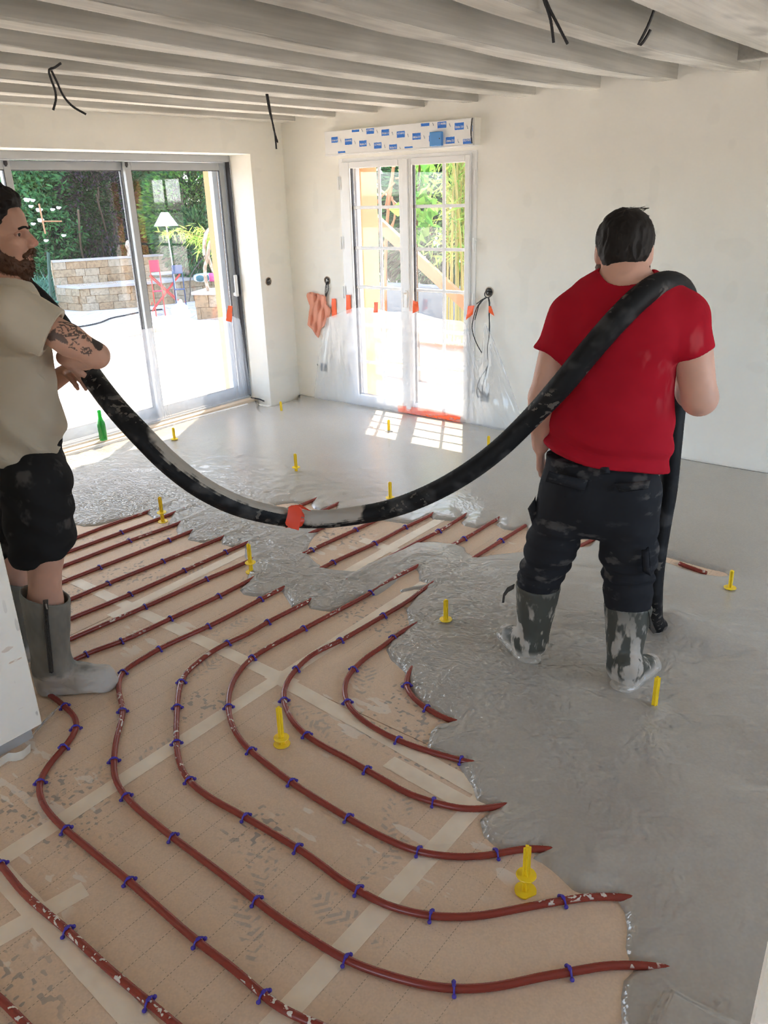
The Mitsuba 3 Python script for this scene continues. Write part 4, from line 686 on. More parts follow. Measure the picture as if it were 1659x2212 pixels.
# lips and flushed nose
def stain(c, r, colr, k): 
    global col
    w = np.clip(1.4-np.linalg.norm((V-c)/r, axis=1), 0, 1)[:, None]*k; col = col*(1-w)+np.array(colr)*w
stain(H(0.121, 0, -0.036), 0.022, (0.58, 0.22, 0.17), 0.6); stain(H(0.093, 0, -0.082), 0.02, (0.45, 0.16, 0.14), 0.7)
put(man_l+'__body', mb, 'm_skin', True, color=col)
def face_x(y, z):
    xs = np.linspace(0.05, 0.13, 161); dd = head_l(np.array([H(x, y, z) for x in xs])); return float(xs[np.argmax(dd > 0)])
for s in (-1, 1):
    ex = face_x(s*0.036, -0.007); k = put(man_l+'__eye', trimesh.creation.icosphere(3, 0.0150).apply_translation(H(ex-0.0070, s*0.036, -0.007)), 'm_eye', True)
    put(k+'__iris', trimesh.creation.icosphere(2, 0.0078).apply_translation(H(ex+0.0020, s*0.0395, -0.0065)), 'm_iris', True)
    for dz, r1 in ((0.0080, 0.0046), (-0.0100, 0.0036)): put(man_l+'__eyelid', tube(smooth_path([H(ex+0.0065-abs(t)*0.009, s*(0.036+t*0.021), -0.007+dz*(1-t*t)) for t in np.linspace(-1, 1, 7)], 0.003), r1, 7), 'm_lid', True)
    br = [H(face_x(s*(0.032+t*0.022), 0.016-0.005*t*t)+0.001, s*(0.032+t*0.022), 0.016-0.005*t*t) for t in np.linspace(-1, 1, 8)]
    put(man_l+'__eyebrow', cat(tube(smooth_path(br, 0.004), 0.0040, 6), *[tube(np.array([b, b+hf*0.003-Zv*0.001+hs_*s*0.006]), [0.0014, 0.0005], 4) for b in smooth_path(br, 0.0022)]), 'm_hair', True)
mat('lid', princ((0.42, 0.22, 0.165), 0.6))
put(man_l+'__tooth_row', box(-0.006, 0.006, -0.016, 0.016, -0.0025, 0.0025, 0.001).apply_transform(np.r_[np.c_[np.array([hf, hs_, Zv]).T, H(0.0905, 0, -0.0805)], [[0, 0, 0, 1]]]), 'm_teeth')
hair_l = sub(wrinkle(union([el(H(0.040, 0, 0.100), (0.050, 0.072, 0.040), hx), el(H(-0.024, 0, 0.045), (0.103, 0.088, 0.103), hx), el(H(-0.06, 0, -0.02), (0.06, 0.074, 0.07), hx)], 0.02), 0.016, 26, 4), el(H(0.072, 0, -0.035), (0.080, 0.12, 0.099), hx), 0.010)
mh = sdf_mesh(hair_l, HL-0.20, HL+0.22, 0.0035); r_ = np.random.default_rng(17); cur = []
for _ in range(520):
    v = r_.normal(size=3); v /= np.linalg.norm(v)
    if v[2] < -0.25 or (v[0] > 0.55 and v[2] < 0.55): continue
    b0 = H(-0.024+v[0]*0.103, v[1]*0.088, 0.045+v[2]*0.103); o = hx.T@v; a = np.cross(o, r_.normal(size=3)); a /= np.linalg.norm(a); b = np.cross(o, a); R0 = r_.uniform(0.006, 0.014); th = np.linspace(0, r_.uniform(4, 7), 12)
    cur.append(tube(b0+o*(R0*0.5+0.010+0.004*th[:, None]/4)+R0*(a*np.cos(th)[:, None]+o*(np.sin(th)[:, None]*0.8)), np.linspace(0.0034, 0.0014, 12), 5))
for (x, z, n0) in ((0.060, 0.085, 0), (0.066, 0.070, 1), (0.04, 0.12, 2), (-0.0, 0.155, 3), (-0.02, 0.15, 4), (0.069, 0.062, 5)):
    for j in range(4):
        b0 = H(x, r_.uniform(-0.04, 0.04), z); th = np.linspace(0, 6, 14); R0 = r_.uniform(0.007, 0.013); cur.append(tube(b0+R0*(lx*np.cos(th)[:, None]+Zv*np.sin(th)[:, None])*(1-th/14)[:, None]+np.outer(th, lx*0.0012-Zv*0.0012), np.linspace(0.0022, 0.0010, 14), 5))
put(man_l+'__hair', cat(mh, *cur), 'm_hair', True)
beard_l = wrinkle(sub(union([el(H(0.026, 0, -0.100), (0.056, 0.066, 0.055), hx), rc(H(0.030, 0, -0.12), H(0.034, 0, -0.170), 0.038, 0.017), rc(H(0.068, 0, -0.106), H(0.056, 0, -0.14), 0.034, 0.028), el(H(-0.005, 0, -0.065), (0.042, 0.075, 0.055), hx)], 0.015), el(H(0.092, 0, -0.020), (0.060, 0.095, 0.040), hx), 0.01), 0.006, 45, 6)
must = wrinkle(union([rc(H(0.103, 0, -0.060), H(0.085, s*0.034, -0.076), 0.0095, 0.007) for s in (-1, 1)], 0.008), 0.005, 70, 2)
beard_l = sub(beard_l, el(H(0.112, 0, -0.081), (0.026, 0.022, 0.008), hx), 0.004)
mbd = sdf_mesh(lambda p: np.minimum(beard_l(p), must(p)), HL-0.25, HL+0.2, 0.0032); hs = []
bi = r_.integers(0, len(mbd.vertices), 1500); nv = np.array(mbd.vertex_normals)
for i in bi:
    b0, o = mbd.vertices[i], nv[i]; t = o*0.35-Zv*0.9+lx*0.1+r_.normal(size=3)*0.3; t /= np.linalg.norm(t); hs.append(tube(np.array([b0-o*0.002, b0+t*0.007+o*0.002, b0+t*r_.uniform(0.008, 0.014)]), [0.0012, 0.0010, 0.0004], 3))
put(man_l+'__beard', cat(mbd, *hs), 'm_beard', True)
# t-shirt
hem_c = L_((60, 1000), 0.0); hem_n = -Zv+lx*0.06
coreL = union([rc(L_((16, 700), 0.16), L_((36, 900), 0.16), 0.165, 0.174, (lx, 1.22)), rc(L_((36, 900), 0.16), L_((42, 1120), 0.15), 0.176, 0.186, (lx, 1.22)), rc(L_((10, 640), 0.16), L_((34, 690), 0.0), 0.075, 0.085), rc(L_((10, 640), 0.16), fS-Zv*0.02, 0.075, 0.08), el(L_((72, 930), 0.15), (0.085, 0.12, 0.11), hx)], 0.06)
cuff = (L_((146, 684), -0.05)+L_((79, 757), -0.05))/2; slv_d = L_((150, 745), -0.06)-L_((34, 680), -0.02)
slv = cut(rc(L_((34, 676), -0.03), L_((170, 752), -0.075), 0.088, 0.086), cuff, slv_d+np.array(0.25*(L_((146, 684))-L_((79, 757)))) * 0.0)
slv_in = rc(L_((106, 717), -0.055), L_((200, 768), -0.085), 0.068, 0.076)
slf = cut(rc(fS, fE, 0.088, 0.085), fS*0.5+fE*0.5, fE-fS)
def shirt_l(p):
    c_ = smax(coreL(p), (p-hem_c)@(hem_n/np.linalg.norm(hem_n)), 0.004)
    d = smin(smin(c_, slf(p), 0.03), smax(slv(p), -slv_in(p), 0.003), 0.035)
    d = smax(d, -el(L_((12, 592), 0.16), (0.085, 0.085, 0.06), hx)(p), 0.004)
    z, x_ = p[:, 2], (p-LB_)@lx
    w = np.sin((z*0.8+x_*0.7)*60+5*meshkit.noise(p*6, 2))*np.exp(-((z-1.02)/0.14)**2)+np.sin((z-x_*0.4)*70+5*meshkit.noise(p*6, 4))*np.exp(-((z-0.84)/0.07)**2)
    return d+0.010*w+0.022*(meshkit.fbm(p*np.array([7, 7, 5]), 3, 8)-0.5)
LB_ = np.r_[LB, 0]
lo, hi = bounds([L_((170, 700), -0.08), L_((60, 1020)), fS, L_((-80, 800), 0.2), L_((10, 600), 0.1)], 0.15)
put(man_l+'__t_shirt', sdf_mesh(shirt_l, lo, hi, 0.005), 'm_tan_shirt', True)
# shorts
hsA, hsB = L_((163, 1176), 0.0), L_((48, 1216), 0.0); hn = np.cross(hsB-hsA, ln+0.2*Zv*0); hn *= -np.sign(hn[2]); hn /= np.linalg.norm(hn)
hfn = -Zv
wst = L_((60, 980), 0)[2]
sL = cut(rc(L_((76, 1040), 0.03), L_((106, 1300), 0.01), 0.126, 0.108), (hsA+hsB)/2, hn); sF = cut(rc(L_((50, 1040), 0.27), L_((20, 1300), 0.30), 0.118, 0.095), L_((15, 1186), 0.30), hfn)
sT = rc(L_((48, 940), 0.15), L_((60, 1050), 0.15), 0.155, 0.172, (lx, 1.2))
def shorts(p):
    z = p[:, 2]; d = smax(smin(smin(sL(p), sF(p), 0.015), smax(sT(p), -(p-L_((60, 1080), 0))@Zv-0.0, 0.02), 0.03), z-wst, 0.004)
    return d+0.012*(meshkit.fbm(p*np.array([8, 8, 5]), 3, 5)-0.5)+0.005*np.sin((z*0.7+(p-LB_)@lx*0.7)*70+6*meshkit.noise(p*6, 7))
lo, hi = bounds([L_((170, 1180)), L_((0, 960), 0.3), L_((-70, 1100), 0.2), L_((20, 1200), 0.35)], 0.13)
mat('shorts', princ(mikit.proc(lambda p, n, uv: mix((0.010, 0.010, 0.011), mi.Color3f(0.09, 0.085, 0.08), 0.5*smoothstep(0.60, 0.78, fbm(p.x*20, p.y*20, p.z*14, 4)))), 0.85, spec=0.25))
sh_k = put(man_l+'__shorts', sdf_mesh(shorts, lo, hi, 0.005), 'm_shorts', True)
P = [L_(q, -0.13) for q in ((118, 1082), (158, 1075), (164, 1150), (122, 1160))]
# boots
def boot_l(top, ank, heel, toe, topr, ankr):
    d_ = toe-heel; d_[2] = 0; Lg = np.linalg.norm(d_); d_ /= Lg; z = lambda h: np.array([0, 0, h])
    sh = rc(top, ank, topr, ankr); fo = union([rc(ank, heel+d_*0.06+z(0.085), ankr, 0.056), rc(heel+d_*0.052+z(0.05), heel+d_*0.052+z(0.04), 0.058, 0.058), rc(heel+d_*0.07+z(0.085), heel+d_*0.17+z(0.052), 0.056, 0.052), rc(heel+d_*0.17+z(0.05), heel+d_*(Lg-0.05)+z(0.046), 0.054, 0.049)], 0.03)
    sole = rc(heel+d_*0.055+z(0.02), heel+d_*(Lg-0.052)+z(0.022), 0.060, 0.056, (Zv, 1.6))
    def f(p):
        d = smin(smin(sh(p), fo(p), 0.03), sole(p), 0.008); d = smax(d, 0.004-p[:, 2], 0.003)
        return d+0.006*(meshkit.fbm(p*13, 3, 7)-0.5)+0.006*(meshkit.fbm(p*45, 2, 3)-0.5)*np.clip((0.14-p[:, 2])/0.06, 0, 1)
    g = cut(f, top, (top-ank)+lx*0.10); return sub(g, rc(top+(top-ank)*0.12, top*0.8+ank*0.2, topr-0.006, topr-0.014), 0.003), bounds([top, ank, heel, toe], 0.11)
hN, tN = F((86, 1500), 0.0)+ln*0.03, F((257, 1490), 0.0)+ln*0.03
hN[2] = tN[2] = 0
f, (lo, hi) = boot_l(L_((98, 1284), 0.0), (L_((112, 1438), 0.0)+hN+np.array([0, 0, 0.12])+0.07*(tN-hN)/np.linalg.norm(tN-hN))/2, hN, tN, 0.088, 0.068); lo[2] = -0.012
bk_ = put(man_l+'__boot', sdf_mesh(f, lo, hi, 0.0042), 'm_old_boot', True)
zp = [L_((98, 1296), -0.089), L_((100, 1340), -0.085), L_((106, 1400), -0.077), L_((111, 1452), -0.071)]; zp = smooth_path(zp, 0.006)
put(bk_+'__zipper', cat(tube(zp+lx*0.006, 0.003, 5), tube(zp-lx*0.006, 0.003, 5), *[box(-0.004, 0.004, -0.003, 0.003, -0.001, 0.001).apply_translation(q-ln*0.003) for q in zp[::1]]), 'm_dark')
put(bk_+'__zip_pull', box(-0.005, 0.005, -0.002, 0.002, -0.022, 0.0, 0.001).apply_translation(zp[2]-ln*0.006), 'm_steel')
hF = hN-lx*0.20+ln*0.26; tF = hF+lx*0.20+ln*0.19; hF[2] = tF[2] = 0
f, (lo, hi) = boot_l(L_((30, 1248), 0.30), L_((38, 1400), 0.30), hF, tF, 0.085, 0.066); lo[2] = -0.012
put(man_l+'__boot', sdf_mesh(f, lo, hi, 0.006), 'm_old_boot', True)

# ---------------------------------------------------------------- the screed hose
HS = [((-60, 560), 2.83, 36), ((0, 584), 2.80, 36), ((48, 612), 2.76, 38), ((95, 655), 2.76, 40), ((130, 700), 2.80, 43), ((185, 792), 2.90, 46), ((243, 872), 2.78, 48), ((300, 935), 2.72, 50), ((365, 1000), 2.72, 50), ((430, 1050), 2.74, 49), ((500, 1087), 2.80, 46), ((560, 1106), 2.86, 43), ((632, 1119), 2.92, 41), ((700, 1121), 2.96, 40), ((780, 1112), 2.95, 40), ((850, 1097), 2.90, 41), ((930, 1066), 2.83, 42), ((1010, 1021), 2.76, 43), ((1080, 968), 2.70, 44), ((1150, 900), 2.64, 45)]
pts = [np.r_[DP(p, t), 0.5*w*t/FOC] for p, t, w in HS]
for p, o_ in (((1213, 832), -0.185), ((1270, 763), -0.175), ((1330, 694), -0.165), ((1383, 642), -0.115), ((1422, 616), -0.045), ((1455, 614), 0.035), ((1478, 636), 0.115), ((1488, 700), 0.20), ((1478, 790), 0.27)): pts.append(np.r_[R(p, o_), 0.039])
for p, off in (((1462, 870), 0.30), ((1452, 960), 0.27), ((1442, 1060), 0.25), ((1428, 1140), 0.22), ((1415, 1230), 0.18), ((1411, 1300), 0.15)): pts.append(np.r_[R(p, off), 0.036])
pts.append(np.r_[F((1422, 1352), ZS+0.03), 0.036]); pts.append(np.r_[F((1452, 1368), ZS-0.015), 0.036])
HP = smooth_path(pts, 0.012); HP[:, 3] = np.convolve(np.pad(HP[:, 3], 6, mode='edge'), np.ones(13)/13, 'valid')
def c_hose(p, n, uv):
    k = smoothstep(0.60, 0.63, fbm(p.x*60, p.y*60, p.z*60, 3))*smoothstep(0.60, 0.7, noise(p.x*9, p.y*9, p.z*9))*0.5
    up_ = smoothstep(0.42, 0.6, n.z+0.5*(fbm(p.x*30, p.y*30, p.z*30)-0.5))
    d1 = dr.sqrt(dr.square(p.x+HA[0])+dr.square(p.y+HA[1])); edge = 0.08*(fbm(p.x*22, p.y*22, p.z*22)-0.5)
    s1 = smoothstep(0.31, 0.28, d1+edge)*up_
    d2 = dr.sqrt(dr.square(p.x+HB2[0])+dr.square(p.y+HB2[1])); s2 = smoothstep(0.12, 0.10, d2+edge)*smoothstep(-0.45, 0.05, n.z+1.0*(fbm(p.x*40, p.y*40, p.z*30)-0.5))
    dust = smoothstep(0.50, 0.75, fbm(p.x*15, p.y*15, p.z*15))*0.03
    return mix(mi.Color3f(0.006, 0.0065, 0.008)+dust, mi.Color3f(0.36, 0.33, 0.29), dr.clip(dr.maximum(dr.maximum(s1, s2), k*0.5), 0, 1))
HA = -DP((530, 1092), 2.83); HB2 = -DP((722, 1118), 2.95)
mat('hose', princ(mikit.proc(c_hose), 0.6, spec=0.22))
hose = thing('screed_hose', 'thick black rubber hose sagging between the two men, smeared with cement', 'hose')
put(hose+'__tube', tube(HP[:, :3], HP[:, 3], 26), 'm_hose', True)
# red tape tied round it
i0 = int(np.argmin(np.linalg.norm(HP[:, :3]-DP((634, 1119), 2.92), axis=1))); ct = HP[i0, :3]; rr = HP[i0, 3]; tg = HP[i0+2, :3]-HP[i0-2, :3]; tg /= np.linalg.norm(tg); n1 = np.cross(tg, Zv); n1 /= np.linalg.norm(n1); n2 = np.cross(n1, tg)
th = np.linspace(0, 2*np.pi, 40); rows = []
for w in np.linspace(-1, 1, 8):
    rad = rr+0.0025+0.002*np.sin(5*th+w*3)+0.0015*np.sin(11*th); rows.append(ct+np.outer(np.ones(40), tg)*(w*(0.026+0.008*np.sin(2*th+1)))[:, None]+rad[:, None]*(np.cos(th)[:, None]*n1+np.sin(th)[:, None]*n2))
tape = grid_mesh(np.array(rows))
def rag(pxs, t0): 
    P = np.array([[DP(p, t0+0.006*((i+j) % 2)) for j, p in enumerate(row)] for i, row in enumerate(pxs)]); return sheet(P, 0.0015)
mat('red_tape', princ((0.66, 0.055, 0.02), 0.4))
put(hose+'__tape', cat(tape, rag([[(624, 1094), (640, 1090), (652, 1098)], [(620, 1115), (640, 1115), (652, 1108)], [(616, 1130), (634, 1135), (649, 1126)], [(618, 1135), (632, 1141), (645, 1146)]], 2.86), rag([[(626, 1092), (650, 1090)], [(650, 1094), (672, 1104)]], 2.93)), 'm_red_tape', True, label='red adhesive tape wrapped round the hose with loose ends')
# ---------------------------------------------------------------- outside: terrace, stone bench, planting
ZG = -0.06
def up(p, b):
    d = ray(p); h = np.array([b[0], b[1]]); k = (h@h)/(d[:2]@h); return CAM+d*k
def at_depth(p, b): return up(p, b)
mat('leaf', {'type': 'principledthin', 'base_color': {'type': 'mesh_attribute', 'name': 'vertex_color'}, 'roughness': 0.45, 'diff_trans': 0.7, 'spec_trans': 0.0, 'eta': 1.35})
def c_terrace(p, n, uv):
    f1, f2, w = voronoi(p.x*2.1, p.y*2.1); j = smoothstep(0.02, 0.06, f2-f1); g = fbm(p.x*7, p.y*7, 0.0, 4)
    return mix((0.31, 0.29, 0.27), mix((0.39, 0.37, 0.345), (0.48, 0.45, 0.42), w), j)*(0.75+0.45*g)
mat('terrace', princ(mikit.proc(c_terrace), 0.85))
def c_stone(k):
    a, b = [((0.27, 0.20, 0.125), (0.37, 0.29, 0.195)), ((0.31, 0.25, 0.175), (0.40, 0.335, 0.25)), ((0.26, 0.175, 0.10), (0.35, 0.25, 0.155))][k]
    def fn(p, n, uv):
        s = fbm(p.x*13+p.y*9, p.z*16, p.y*11, 4); v = smoothstep(0.52, 0.58, fbm(p.x*26, p.z*34, p.y*26, 3))
        return mix(a, b, s)*(1-0.22*v)
    return fn
for k in range(3): mat(f'stone{k}', princ(mikit.proc(c_stone(k)), 0.9))
mat('slab', princ((0.36, 0.35, 0.34), 0.7)); mat('bark', princ(mikit.proc(lambda p, n, uv: mix((0.30, 0.22, 0.16), (0.45, 0.38, 0.31), smoothstep(0.42, 0.58, fbm(p.x*28, p.y*28, p.z*12, 4)))), 0.9))
mat('stem', princ((0.10, 0.075, 0.05), 0.9)); mat('culm', princ((0.26, 0.25, 0.085), 0.5)); mat('red_metal', princ((0.62, 0.07, 0.06), 0.4)); mat('maroon', princ((0.42, 0.05, 0.09), 0.8)); mat('navy', princ((0.05, 0.08, 0.16), 0.8))
mat('bag', {'type': 'principledthin', 'base_color': {'type': 'rgb', 'value': [0.9, 0.9, 0.92]}, 'roughness': 0.35, 'diff_trans': 0.8, 'spec_trans': 0.0, 'eta': 1.4})
mat('shade', {'type': 'principledthin', 'base_color': {'type': 'rgb', 'value': [0.85, 0.86, 0.88]}, 'roughness': 0.7, 'diff_trans': 0.8, 'spec_trans': 0.0, 'eta': 1.4})
mat('wood', princ((0.34, 0.17, 0.085), 0.7)); mat('grey_wall', princ((0.16, 0.185, 0.20), 0.85)); mat('green_metal', princ((0.012, 0.05, 0.035), 0.5))
put('ground', box(-60, 30, -30, 60, -0.9, ZG-0.002), 'm_terrace', kind='structure')

def bench_path(p, n=60): return smooth_path(np.array(p), n=n)
fr = bench_path([F((180,672), ZG)[:2], F((310,662), ZG)[:2], F((420,650), ZG)[:2], (-12.9, 11.6)])
bk = bench_path([F((131,668), ZG)[:2], (-13.82, 9.45), (-13.45, 10.6), (-13.5, 12.0)])
bench = thing('stone_bench', 'curved stone-clad bench with a tall back wall and pale slabs across the terrace', 'bench')
def ribbon(pa, pb, z0, z1):
    k = len(pa); V = np.vstack([np.c_[pa, np.full(k, z0)], np.c_[pa, np.full(k, z1)], np.c_[pb, np.full(k, z0)], np.c_[pb, np.full(k, z1)]])
    f = []
    for i in range(k-1):
        a, b, c, d = i, k+i, 2*k+i, 3*k+i
        for q in ((a, a+1, b+1, b), (c, d, d+1, c+1), (b, b+1, d+1, d), (a, c, c+1, a+1)): f += [(q[0], q[1], q[2]), (q[0], q[2], q[3])]
    for i in (0, k-1): f += [(i, k+i, 3*k+i), (i, 3*k+i, 2*k+i)]
    m = trimesh.Trimesh(V, f, process=False); m.fix_normals(); return m
def off(p, d):
    t = np.gradient(p, axis=0); t /= np.linalg.norm(t, axis=1)[:, None]; return p+np.c_[-t[:, 1], t[:, 0]]*d
bk2 = off(bk, 0.22)
ZSEAT, ZTOP = 0.385, 0.82
put(bench+'__core', cat(ribbon(fr, bk, ZG, ZSEAT), ribbon(bk, bk2, ZG, ZTOP)), 'm_stone2')
def stones(path, z0, z1, rows):
    s = np.r_[0, np.cumsum(np.linalg.norm(np.diff(path, axis=0), axis=1))]
    for r in range(rows):
        a = -rng.uniform(0, 0.1); zz0, zz1 = z0+(z1-z0)*r/rows, z0+(z1-z0)*(r+1)/rows
        while a < s[-1]-0.08:
            w = rng.uniform(0.16, 0.40); b = min(a+w, s[-1]); a0 = max(a, 0)
            q = np.linspace(a0+0.004, b-0.004, 4); c = np.stack([np.interp(q, s, path[:, k]) for k in (0, 1)], 1); t = rng.uniform(0.012, 0.035)
            m = ribbon(off(c, -t), off(c, 0.005), zz0+0.003, zz1-0.003); m.vertices[:, :2] += rng.normal(size=(len(m.vertices), 2))*0.003
            put(bench+'__stone', m, f'm_stone{rng.integers(0, 3)}')
            a = b
sgn = -1
# stones sit on the side that faces the house
fr_s = fr if np.dot(off(fr, -0.1)[30]-fr[30], -fr[30]) > 0 else fr[::-1]
bk_s = bk if np.dot(off(bk, -0.1)[30]-bk[30], -bk[30]) > 0 else bk[::-1]
stones(fr_s, ZG, ZSEAT-0.045, 3); stones(bk_s, ZSEAT, ZTOP-0.03, 3)
end_s = np.linspace(fr[0], bk[0], 8); end_b = np.linspace(bk[0], bk2[0], 6)
for pth, z1 in ((end_s, ZSEAT-0.045), (end_b, ZTOP-0.03)):
    q = pth if np.dot(off(pth, -0.1)[2]-pth[2], np.array([0.3, -1.0])) > 0 else pth[::-1]
    stones(q, ZG, z1, 3 if z1 < 0.5 else 6)
kk = [0, 15, 30, 45, 59]
for a, b in zip(kk[:-1], kk[1:]):
    put(bench+'__seat_slab', ribbon(off(fr_s, -0.06)[::1 if fr_s is fr else -1][a:b+1], bk[a:b+1], ZSEAT-0.045, ZSEAT), 'm_slab')
    put(bench+'__cap', ribbon(off(bk_s, -0.04)[::1 if bk_s is bk else -1][a:b+1], off(bk2, 0.03)[a:b+1], ZTOP-0.03, ZTOP), 'm_slab')
# stone pier with a pale cap beside the pillar
pa, pb = F((427,690), ZG), F((486,690), ZG); hgt = up((420,630), pa)[2]
pier = thing('stone_pier', 'low stone-clad pier with a pale sunlit cap behind the vine trunk', 'pier')
e = (pb-pa)[:2]; L = np.linalg.norm(e); e /= L; nrm = np.array([-e[1], e[0]]); nrm = nrm if nrm@pa[:2] > 0 else -nrm
pl = np.array([pa[:2]+e*L*t for t in np.linspace(0, 1, 8)])
put(pier+'__core', ribbon(pl, pl+nrm*0.5, ZG, hgt-0.05), 'm_stone1'); put(pier+'__cap', ribbon(pl-nrm*0.05-e*0.04, pl+nrm*0.55-e*0.04, hgt-0.05, hgt), 'm_slab')
bench_, bench = bench, pier
q = pl if np.dot(off(pl, -0.1)[2]-pl[2], -pl[2]) > 0 else pl[::-1]
stones(q, ZG, hgt-0.05, 2); bench = bench_

# leaves
def leaves_mesh(C, L, W, dirs=None, cols=None, droop=0.3, seed=0, up_bias=0.0):
    r = np.random.default_rng(seed); n = len(C)
    d = r.normal(size=(n, 3)); d[:, 2] = d[:, 2]*0.7-droop+up_bias
    if dirs is not None: d = dirs+0.35*d
    d /= np.linalg.norm(d, axis=1)[:, None]; a = r.normal(size=(n, 3)); s = np.cross(d, a); s /= np.linalg.norm(s, axis=1)[:, None]; nn = np.cross(s, d)
    l = (L*r.uniform(0.6, 1.3, n))[:, None]; w = (W*r.uniform(0.7, 1.2, n))[:, None]
    V = np.stack([C, C+d*l*0.45+s*w/2+nn*w*0.15, C+d*l, C+d*l*0.45-s*w/2+nn*w*0.15], 1).reshape(-1, 3)
    i = np.arange(n)*4; f = np.vstack([np.c_[i, i+1, i+2], np.c_[i, i+2, i+3]])
    c = np.repeat(cols, 4, 0)
    return trimesh.Trimesh(V, f, process=False), c
def blob(n, c, rad, seed, shell=0.75, lump=0.35):
    r = np.random.default_rng(seed); v = r.normal(size=(n, 3)); v /= np.linalg.norm(v, axis=1)[:, None]
    k = 1+lump*(meshkit.fbm(v*2.2+seed, 3, seed)-0.5)*2
    return np.asarray(c)+v*np.asarray(rad)*(k*r.uniform(shell, 1.0, n)**0.5)[:, None]
def colors(n, palette, seed):
    r = np.random.default_rng(seed+99); p = np.array(palette); i = r.integers(0, len(p), n); return np.clip(p[i]*r.uniform(0.7, 1.25, (n, 1)), 0, 1)
def bush(name, label, category, px, b, rad, n, L, W, palette, seed, group=None, stems=True, droop=0.3, up_bias=0.0, lump=0.35):
    c = up(px, b); k = thing(name, label, category, group)
    C = blob(n, c, rad, seed, lump=lump); C = C[C[:, 2] > ZG]
    m, col = leaves_mesh(C, L, W, cols=colors(len(C), palette, seed), droop=droop, seed=seed, up_bias=up_bias)
    put(k+'__foliage', m, 'm_leaf', color=col)
    if stems:
        r = np.random.default_rng(seed); base = np.array([c[0], c[1], ZG-0.05]); ms = []
        for _ in range(7):
            e = c+r.normal(size=3)*np.asarray(rad)*0.45; b0 = base+np.r_[r.normal(size=2)*0.15*rad[0], 0]
            ms.append(tube(smooth_path([b0, (b0+e)/2+r.normal(size=3)*0.1, e], 0.25), np.linspace(0.035, 0.012, len(smooth_path([b0, (b0+e)/2, e], 0.25))) if False else 0.022, 5))
        put(k+'__stem', cat(*ms), 'm_stem')
    return c
G_DK = [(0.035, 0.07, 0.03), (0.05, 0.10, 0.04), (0.025, 0.05, 0.025)]
G_MD = [(0.06, 0.17, 0.06), (0.05, 0.13, 0.06), (0.09, 0.22, 0.08)]
G_BR = [(0.14, 0.34, 0.06), (0.10, 0.28, 0.06), (0.20, 0.42, 0.10)]
PURP = [(0.07, 0.05, 0.06), (0.09, 0.06, 0.075), (0.055, 0.055, 0.045), (0.11, 0.09, 0.12)]
def B(d, t=0.0): return np.array([-0.85, 0.527])*d if t == 0 else np.array([math.cos(t), math.sin(t)])*d
bb = F((230,667), ZG)[:2]; u_ = bb/np.linalg.norm(bb)
def far_b(px_x, d):     # ground point under a pixel column at horizontal distance d
    r_ = ray((px_x, 560)); h = r_[:2]/np.linalg.norm(r_[:2]); return h*d
bush('flowering_shrub', 'green climbing shrub with white blossoms left of the stone bench', 'shrub', (80,500), far_b(80, 18.5), (1.15, 1.15, 1.25), 9000, 0.12, 0.05, G_MD, 1)
bush('flowering_shrub', 'dense green shrub between the blossoms and the dark purple shrub', 'shrub', (150,470), far_b(150, 19.5), (1.2, 1.0, 1.35), 8000, 0.12, 0.05, G_MD+G_DK, 2)
bush('purple_shrub', 'big dark purple-leaved shrub above the bench back wall', 'shrub', (212,475), far_b(212, 18.6), (0.95, 0.85, 1.15), 11000, 0.10, 0.05, PURP+PURP+G_DK, 3)
bush('green_shrub', 'light green shrub just left of the middle door post', 'shrub', (268,470), far_b(268, 19.2), (0.7, 0.7, 1.1), 6000, 0.11, 0.05, G_MD+G_DK[1:2], 4)
bush('laurel_hedge', 'bright green laurel hedge behind the white lamp', 'hedge', (415,465), far_b(415, 17.8), (0.95, 0.95, 1.25), 9000, 0.12, 0.065, G_BR+G_MD, 5, droop=0.0)
bush('laurel_hedge', 'green hedge low behind the bench wall right of the lamp', 'hedge', (425,530), far_b(425, 17.0), (0.9, 0.6, 0.6), 4500, 0.12, 0.05, G_MD, 6)
bush('bright_shrub', 'sunlit pale green shrub at the far left behind the curly hair', 'shrub', (0,395), far_b(0, 19.5), (1.0, 1.0, 0.8), 5000, 0.13, 0.06, [(0.25, 0.45, 0.12), (0.35, 0.52, 0.2), (0.12, 0.3, 0.08)], 7)
bush('green_shrub', 'small sunlit shrub at the top left of the right-hand pane', 'shrub', (318,385), far_b(318, 20.5), (0.5, 0.5, 0.7), 3000, 0.12, 0.05, G_BR, 8)
bush('blue_green_grass_clump', 'bluish green strappy plant low beside the left end of the bench', 'plant', (98,650), far_b(100, 16.9), (0.30, 0.30, 0.30), 500, 0.36, 0.03, [(0.16, 0.33, 0.24), (0.12, 0.27, 0.2)], 9, stems=False, droop=-0.6)
for i, (px, d, rad, n) in enumerate([((20,300), 23, (3.0, 3.0, 3.3), 9000), ((150,310), 24, (3.0, 2.5, 3.4), 9000), ((270,320), 23.5, (2.6, 2.5, 3.2), 9000), ((400,320), 23, (3.0, 2.5, 3.3), 9000), ((-120,330), 22, (3, 3, 3.2), 6000), ((520,330), 22, (3, 3, 3.2), 6000)]):
    lab = ['dark green tree high behind the white blossoms', 'dark green tree behind the purple shrub', 'dark tree behind the light green shrub', 'dark tree behind the bright laurel hedge', 'dark tree left of the sliding door, out beyond the terrace', 'dark tree behind the orange pillar'][i]
    bush('background_tree', lab, 'tree', px, far_b(px[0], d), rad, n, 0.24, 0.10, G_DK+G_DK+G_MD[:1], 20+i, group=None, lump=0.5)
